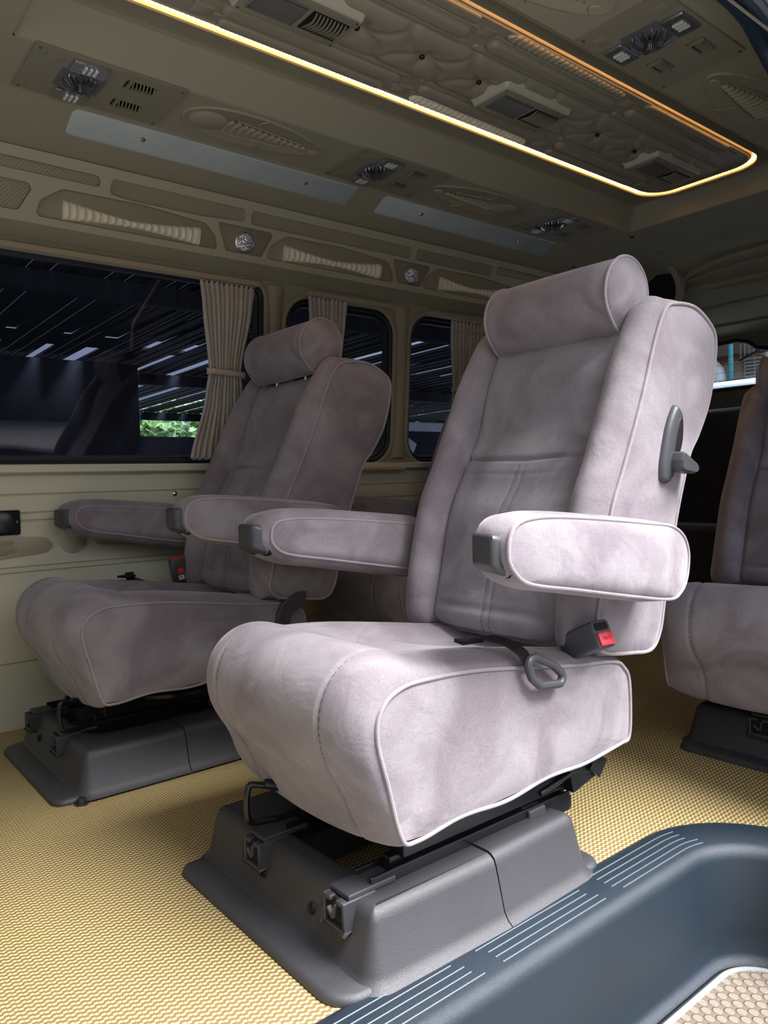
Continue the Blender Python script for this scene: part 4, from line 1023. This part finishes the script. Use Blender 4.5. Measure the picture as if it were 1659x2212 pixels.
# rear bench
BN = thing('rear_bench', 'dark velvet rear bench seat across the back of the cabin', 'bench seat', (3.5, 1.45, 0))
bp_ = fillet([(3.30, .12), (3.92, .12), (3.92, .44), (3.34, .462), (3.29, .43), (3.31, .25)], [.02, .02, .02, .05, .05, .02], 6)
MB().draft(bp_, [(.71, .03), (.715, .01), (.75, 0), (2.28, 0), (2.315, .01), (2.32, .03)], lambda a, b, z: (a, z, b)).obj('bench_cushion', DKF, BN)
bb_ = fillet([(3.70, .40), (3.90, .40), (3.95, 1.02), (3.84, 1.04), (3.76, .9)], [.02, .02, .05, .05, .05], 6)
for a, b in ((.71, 1.13), (1.15, 1.73), (1.75, 2.32)):
    MB().draft(bb_, [(a, .03), (a + .006, .01), (a + .03, 0), (b - .03, 0), (b - .006, .01), (b, .03)], lambda p, q, z: (p, z, q)).obj('bench_backrest', DKF, BN)
MB().box(3.40, 3.85, .65, 2.25, 0, .13).obj('bench_base', BLKM, BN, bevel=.01)

# ------------------------------------------------------------------ the four captain seats
GRP = 'grey velvet captain seats'
S1 = make_seat('brightly lit mauve grey velvet captain seat with armrests, nearest the open door', 'seat', False, GRP)
S3 = copy_tree(S1); S3['label'] = 'captain seat cut by the right edge, in the row behind the bright seat'
# belt buckles sit on opposite sides
b, ax_, u_, s_, L_, f_ = buckle(S1, (1.104, .852, .390), (1.097, .768, .432), (0, 0, 1), .046, .048)
MB().draft(rrect(-.017, .017, -.021, .002, .003), [(L_ - .012, 0), (L_ + .0035, 0), (L_ + .0045, .002)], f_).obj('release_button', RED, b)
MB().draft(rrect(-.016, .016, .006, .019, .003), [(L_ - .01, 0), (L_ + .0012, 0), (L_ + .0014, .001)], f_).obj('tongue_slot', BLKM, b)
lm = frame_m(f_(0, -.010, L_ + .0048), s_ * 1, u_)
if (lm.col[2].xyz).dot(ax_) < 0: lm = frame_m(f_(0, -.010, L_ + .0048), -s_, u_)
words_at('PRESS', .0085, lm, plain('embossed red', (.5, .02, .03), .4), 'button_lettering', b)
S2 = make_seat('shaded mauve grey velvet captain seat beside the large window', 'seat', True, GRP)
S4 = copy_tree(S2); S4['label'] = 'dark captain seat by the wall, seen only under the armrest between the two front seats'
# window-side buckle, authored in seat frame (seat centre line YC)
b, ax_, u_, s_, L_, f_ = buckle(S2, (1.072, 1.262, .385), (1.062, 1.262, .470), (0, -1, 0), .052, .026)
MB().draft(rrect(-.022, .022, -.010, .010, .003), [(L_ - .006, 0), (L_ + .002, 0), (L_ + .003, .002)], f_).obj('release_button', RED, b)
def fb(a, z): return Vector(f_(a, .0132, z))
MB().lathe([(.0105, 0), (.0105, .0008), (0, .0008)], fb(0, .048), u_, 24).obj('red_mark', RED, b)
sgn = 1 if (frame_m(fb(0, 0), s_, ax_).col[2].xyz).dot(u_) > 0 else -1
words_at('I', .012, frame_m(fb(0, .048) + u_ * .0010, s_ * sgn, ax_), WHT, 'red_mark_lettering', b)
MB().draft(rrect(-.009, .009, .020, .034, .001), [(.0130, 0), (.0136, 0)], lambda a, c_, z: f_(a, z, c_)).obj('white_tag', WHT, b, smooth=False)
words_at('R', .012, frame_m(fb(0, .027) + u_ * .0008, s_ * sgn, ax_), BLKM, 'white_tag_lettering', b)
def place(S, x, y, rz=0): S.location = Vector((x, y, 0)); S.rotation_euler = (0, 0, rz)
place(S2, .85 - .090, YC + .960)
for c in S2.children:
    n_ = c.name.split('.')[0]
    if n_ in ('headrest',): c.location.z += .028
    if n_ in ('headrest_post',): c.location.z += .012; c.location.x -= .03
    if n_ in ('cushion', 'backrest', 'armrest', 'headrest', 'headrest_post', 'hinge_cover', 'recline_handle', 'pull_strap', 'seat_belt_buckle'): c.location.z += .014
place(S4, .85 + .86, YC + .960)
place(S3, 2.072, .768)
for c in list(S3.children):
    n_ = c.name.split('.')[0]
    if n_ == 'armrest':
        for g in list(c.children): bpy.data.objects.remove(g)
        bpy.data.objects.remove(c); continue
    if n_ in ('cushion', 'backrest', 'headrest', 'headrest_post', 'hinge_cover', 'recline_handle', 'pull_strap'):
        c.location += Vector((-.114, .059, -.02)); c.rotation_euler = (0, 0, math.radians(10))
    if n_ in ('backrest', 'headrest', 'headrest_post', 'recline_handle'):
        hz = Matrix.Translation((.33, 0, .38))
        c.rotation_euler = (0, 0, 0); c.location = (0, 0, 0)
        c.matrix_basis = Matrix.Translation((-.14, .07 + (.035 if 'rest' in n_ and 'head' in n_ or 'post' in n_ else 0), -.02)) @ Matrix.Rotation(math.radians(10), 4, 'Z') @ hz @ Matrix.Rotation(math.radians(11), 4, 'Y') @ hz.inverted()
ar = [c for c in S2.children if c.name.startswith('armrest')]; ar.sort(key=lambda c: c.name)
ar[0].location += Vector((-.034, 0, .010)); ar[1].location += Vector((.055, 0, .016))
ar = [c for c in S1.children if c.name.startswith('armrest')]; ar.sort(key=lambda c: c.name)
ar[1].location.x -= .032
# floor bolt in front of the shaded seat
props(MB().lathe([(.016, 0), (.016, .004), (.010, .005), (.010, .014), (.006, .016), (0, .016)], (.512, 1.735, 0), (0, 0, 1), 6).obj('floor_bolt', STEEL, sharp=20), 'black bolt on the mat at the corner of the shaded seat base', 'bolt')

# ------------------------------------------------------------------ outside
GRD = plain('grey asphalt yard', (.19, .19, .19), .85, .2, bump=.5, bscale=20, var=.15, vscale=.6)
struct(MB().plate([(-40, -40), (60, -40), (60, 60), (-40, 60)], [], lambda a, b, h: (a, b, -.46 - h), .1), 'ground', GRD, smooth=False)
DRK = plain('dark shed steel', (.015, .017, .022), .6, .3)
SH = thing('carport_roof', 'dark corrugated shed roof with skylight gaps seen through the tinted side windows', 'roof', (8, 14, 4))
gaps = []
rnd = random.Random(3)
x = -6.0; m = MB()
ys = [3.4, 8.6, 9.6, 11.5, 14.0, 16.5, 19.5]
zf = lambda y: 2.98 - (y - 3.4) * .016
while x < 34:
    wpan = rnd.uniform(.45, .85); gap = rnd.uniform(.08, .22); ys[1] = 11.0 if x < 7 else 5.8; ys[2] = 11.8 if x < 7 else 8.6
    for q in range(6):
        xa = x + wpan * q / 6
        m.draft([(xa, 3.4), (xa + wpan / 6 * .98, 3.4), (xa + wpan / 6 * .98, 19.5), (xa, 19.5)], [(0, 0), (.03, .0)], lambda a, b, z: (a, b, zf(b) + z + (.03 if q % 2 else 0)))
    for k in range(len(ys) - 1):
        if k == 0 or rnd.random() < .5:
            m.box(x + wpan - .02, x + wpan + gap + .02, ys[k], ys[k + 1], zf(ys[k]) + .02, zf(ys[k + 1]) + .05)
    x += wpan + gap
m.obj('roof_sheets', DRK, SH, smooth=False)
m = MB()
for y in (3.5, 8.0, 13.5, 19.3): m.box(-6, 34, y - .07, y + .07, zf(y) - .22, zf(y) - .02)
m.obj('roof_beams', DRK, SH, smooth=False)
for x, y, w_ in ((4.35, 8.0, 'left of the tied curtain'), (7.6, 13.3, 'thin and distant, beyond the yard wall')):
    props(MB().box(x - .10, x + .10, y - .10, y + .10, -.46, zf(y) - .2).obj('shed_post', DRK, bevel=.01), 'dark square shed post outside, ' + w_, 'post', 'shed posts beyond the side windows')
props(MB().box(-22, 26, -13.0, -12.8, -.46, 3.6).obj('reflection_block_wall', DRK, smooth=False), 'unseen dark wall added across the yard to darken the reflections in the side windows', 'wall')  # unseen wall, added to keep bright low sky out of the window reflections
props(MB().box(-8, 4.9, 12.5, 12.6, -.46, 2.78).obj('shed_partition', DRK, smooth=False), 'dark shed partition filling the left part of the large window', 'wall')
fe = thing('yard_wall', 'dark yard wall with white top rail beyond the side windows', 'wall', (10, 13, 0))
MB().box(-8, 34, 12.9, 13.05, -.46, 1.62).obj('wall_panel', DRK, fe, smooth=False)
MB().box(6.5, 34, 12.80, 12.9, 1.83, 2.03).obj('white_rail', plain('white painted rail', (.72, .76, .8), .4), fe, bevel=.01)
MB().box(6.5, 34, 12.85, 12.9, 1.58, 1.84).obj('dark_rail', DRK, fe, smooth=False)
def tree(x, y, z, r, label, n=420):
    T = thing('tree', label, 'tree', (x, y, -.46), 'trees beyond the yard wall'); rn = random.Random(int(x * 10))
    m = MB()
    for k in range(n):
        d = Vector((rn.gauss(0, 1), rn.gauss(0, 1), rn.gauss(0, 1))).normalized() * (r * rn.uniform(.55, 1.0)); c = Vector((x, y, z)) + Vector((d.x * 1.2, d.y, d.z * .8))
        u = Vector((rn.uniform(-1, 1), rn.uniform(-1, 1), rn.uniform(-1, 1))).normalized(); v = u.orthogonal().normalized(); s = rn.uniform(.12, .26)
        m.add([c - u * s, c - v * s * .5 + u * .1 * s, c + u * s, c + v * s * .5], [(0, 1, 2, 3)])
    m.obj('foliage', foliage_mat('tree leaves'), T, smooth=False)
    MB().tube([(x, y, -.46), (x + .1, y, z * .5), (x, y, z)], [.18, .14, .08]).obj('trunk', plain('bark', (.12, .08, .05), .9), T)
tree(9.8, 22, 2.4, 1.45, 'green tree lit by daylight low in the rear part of the large window', 900)
tree(20.3, 22, 2.6, 1.9, 'green tree seen through the third window above the white rail', 1200)
tree(26.0, 23, 2.6, 1.9, 'green tree mostly hidden behind the bright seat, farthest to the rear', 500)
props(MB().draft([(9.10, 1.58), (9.42, 1.40), (9.30, 1.16), (9.16, 1.0), (9.16, -.46), (9.10, -.46)], [(0, 0), (.03, 0)], lambda a, b, z: (a, 10.6 + z, b)).obj('white_board', plain('white board', (.8, .82, .85), .5)), 'white angular board seen at the bottom of the third window', 'board')
# seen through the rear window
BD = thing('house', 'beige house front with louvred window seen through the rear window', 'building', (11, 5, -.46))
MB().box(10.6, 11.0, 1.0, 9.0, -.46, 5).obj('house_wall', plain('weathered beige wall', (.55, .46, .36), .85, .2, var=.25, vscale=3), BD, smooth=False)
wn_ = MB().box(10.54, 10.6, 4.72, 5.02, 2.0, 2.36).obj('window_frame', plain('white frame', (.7, .68, .64), .5), BD)
m = MB()
for k in range(7): m.obox((10.53, 4.80, 2.04 + k * .047), (.012, 0, .010), (0, .06, 0), (-.002, 0, .003)); m.obox((10.53, 4.94, 2.04 + k * .047), (.012, 0, .010), (0, .06, 0), (-.002, 0, .003))
m.obj('louvres', plain('grey louvre', (.25, .22, .2), .6), wn_)
props(MB().tube([(9.0, 4.447, -.46), (9.0, 4.447, 3.4)], .030).obj('teal_pole', plain('teal paint', (.08, .38, .45), .4)), 'thin teal pole standing outside the rear window', 'pole')
aw = MB()
for k in range(26): y = 4.70 + k * .05; aw.draft([(9.3, 2.02), (10.595, 2.33), (10.595, 2.34), (9.3, 2.03)], [(y, 0), (y + .045, 0)], lambda a, b, z: (a, z, b + (.015 if k % 2 else 0)))
props(aw.obj('awning', plain('rusty sheet', (.30, .13, .09), .8, var=.4, vscale=20), smooth=False), 'rusty corrugated awning outside the rear window', 'awning')
rl = thing('balcony', 'railed balcony stair outside the rear window', 'balcony', (9.9, 4.3, 2))
m = MB()
for k in range(16): y = 4.62 - k * .055; z = 2.12 + k * .022; m.box(9.60, 9.612, y - .005, y + .005, z, z + .20)
m.obj('railings', plain('grey rail', (.3, .33, .35), .5), rl); MB().tube([(9.606, 4.64, 2.33), (9.606, 3.75, 2.69)], .010).tube([(9.606, 4.64, 2.11), (9.606, 3.75, 2.46)], .014).obj('handrail', DRK, rl)
props(MB().tube(crom([(9.05, 4.95, 2.06), (9.02, 4.78, 2.04), (9.0, 4.64, 1.93), (9.0, 4.60, 1.74)], 24), .10, seg=20).obj('duct', plain('white duct', (.75, .78, .8), .4)), 'white curved duct outside the rear window', 'duct')
tl = MB()
for k in range(22): tl.tube([(8.9, 3.9 + k * .07, 1.765), (9.2, 3.9 + k * .07, 1.80)], .028, seg=8)
props(tl.obj('roof_tiles', plain('dark roof tile', (.10, .07, .07), .7)), 'row of dark roof tiles low in the rear window', 'roof tiles')
props(MB().draft(fillet([(6.4, -.1), (8.4, -.1), (8.4, 1.56), (6.4, 1.485)], [.1, .1, .08, .06]), [(2.2, .03), (2.26, 0), (5.9, 0), (6.0, .03)], lambda a, b, z: (a, z, b)).obj('white_van_body', plain('white van paint', (.75, .8, .86), .25, .5, coat=.5)), 'pale blue white vehicle body along the bottom of the rear window', 'vehicle')
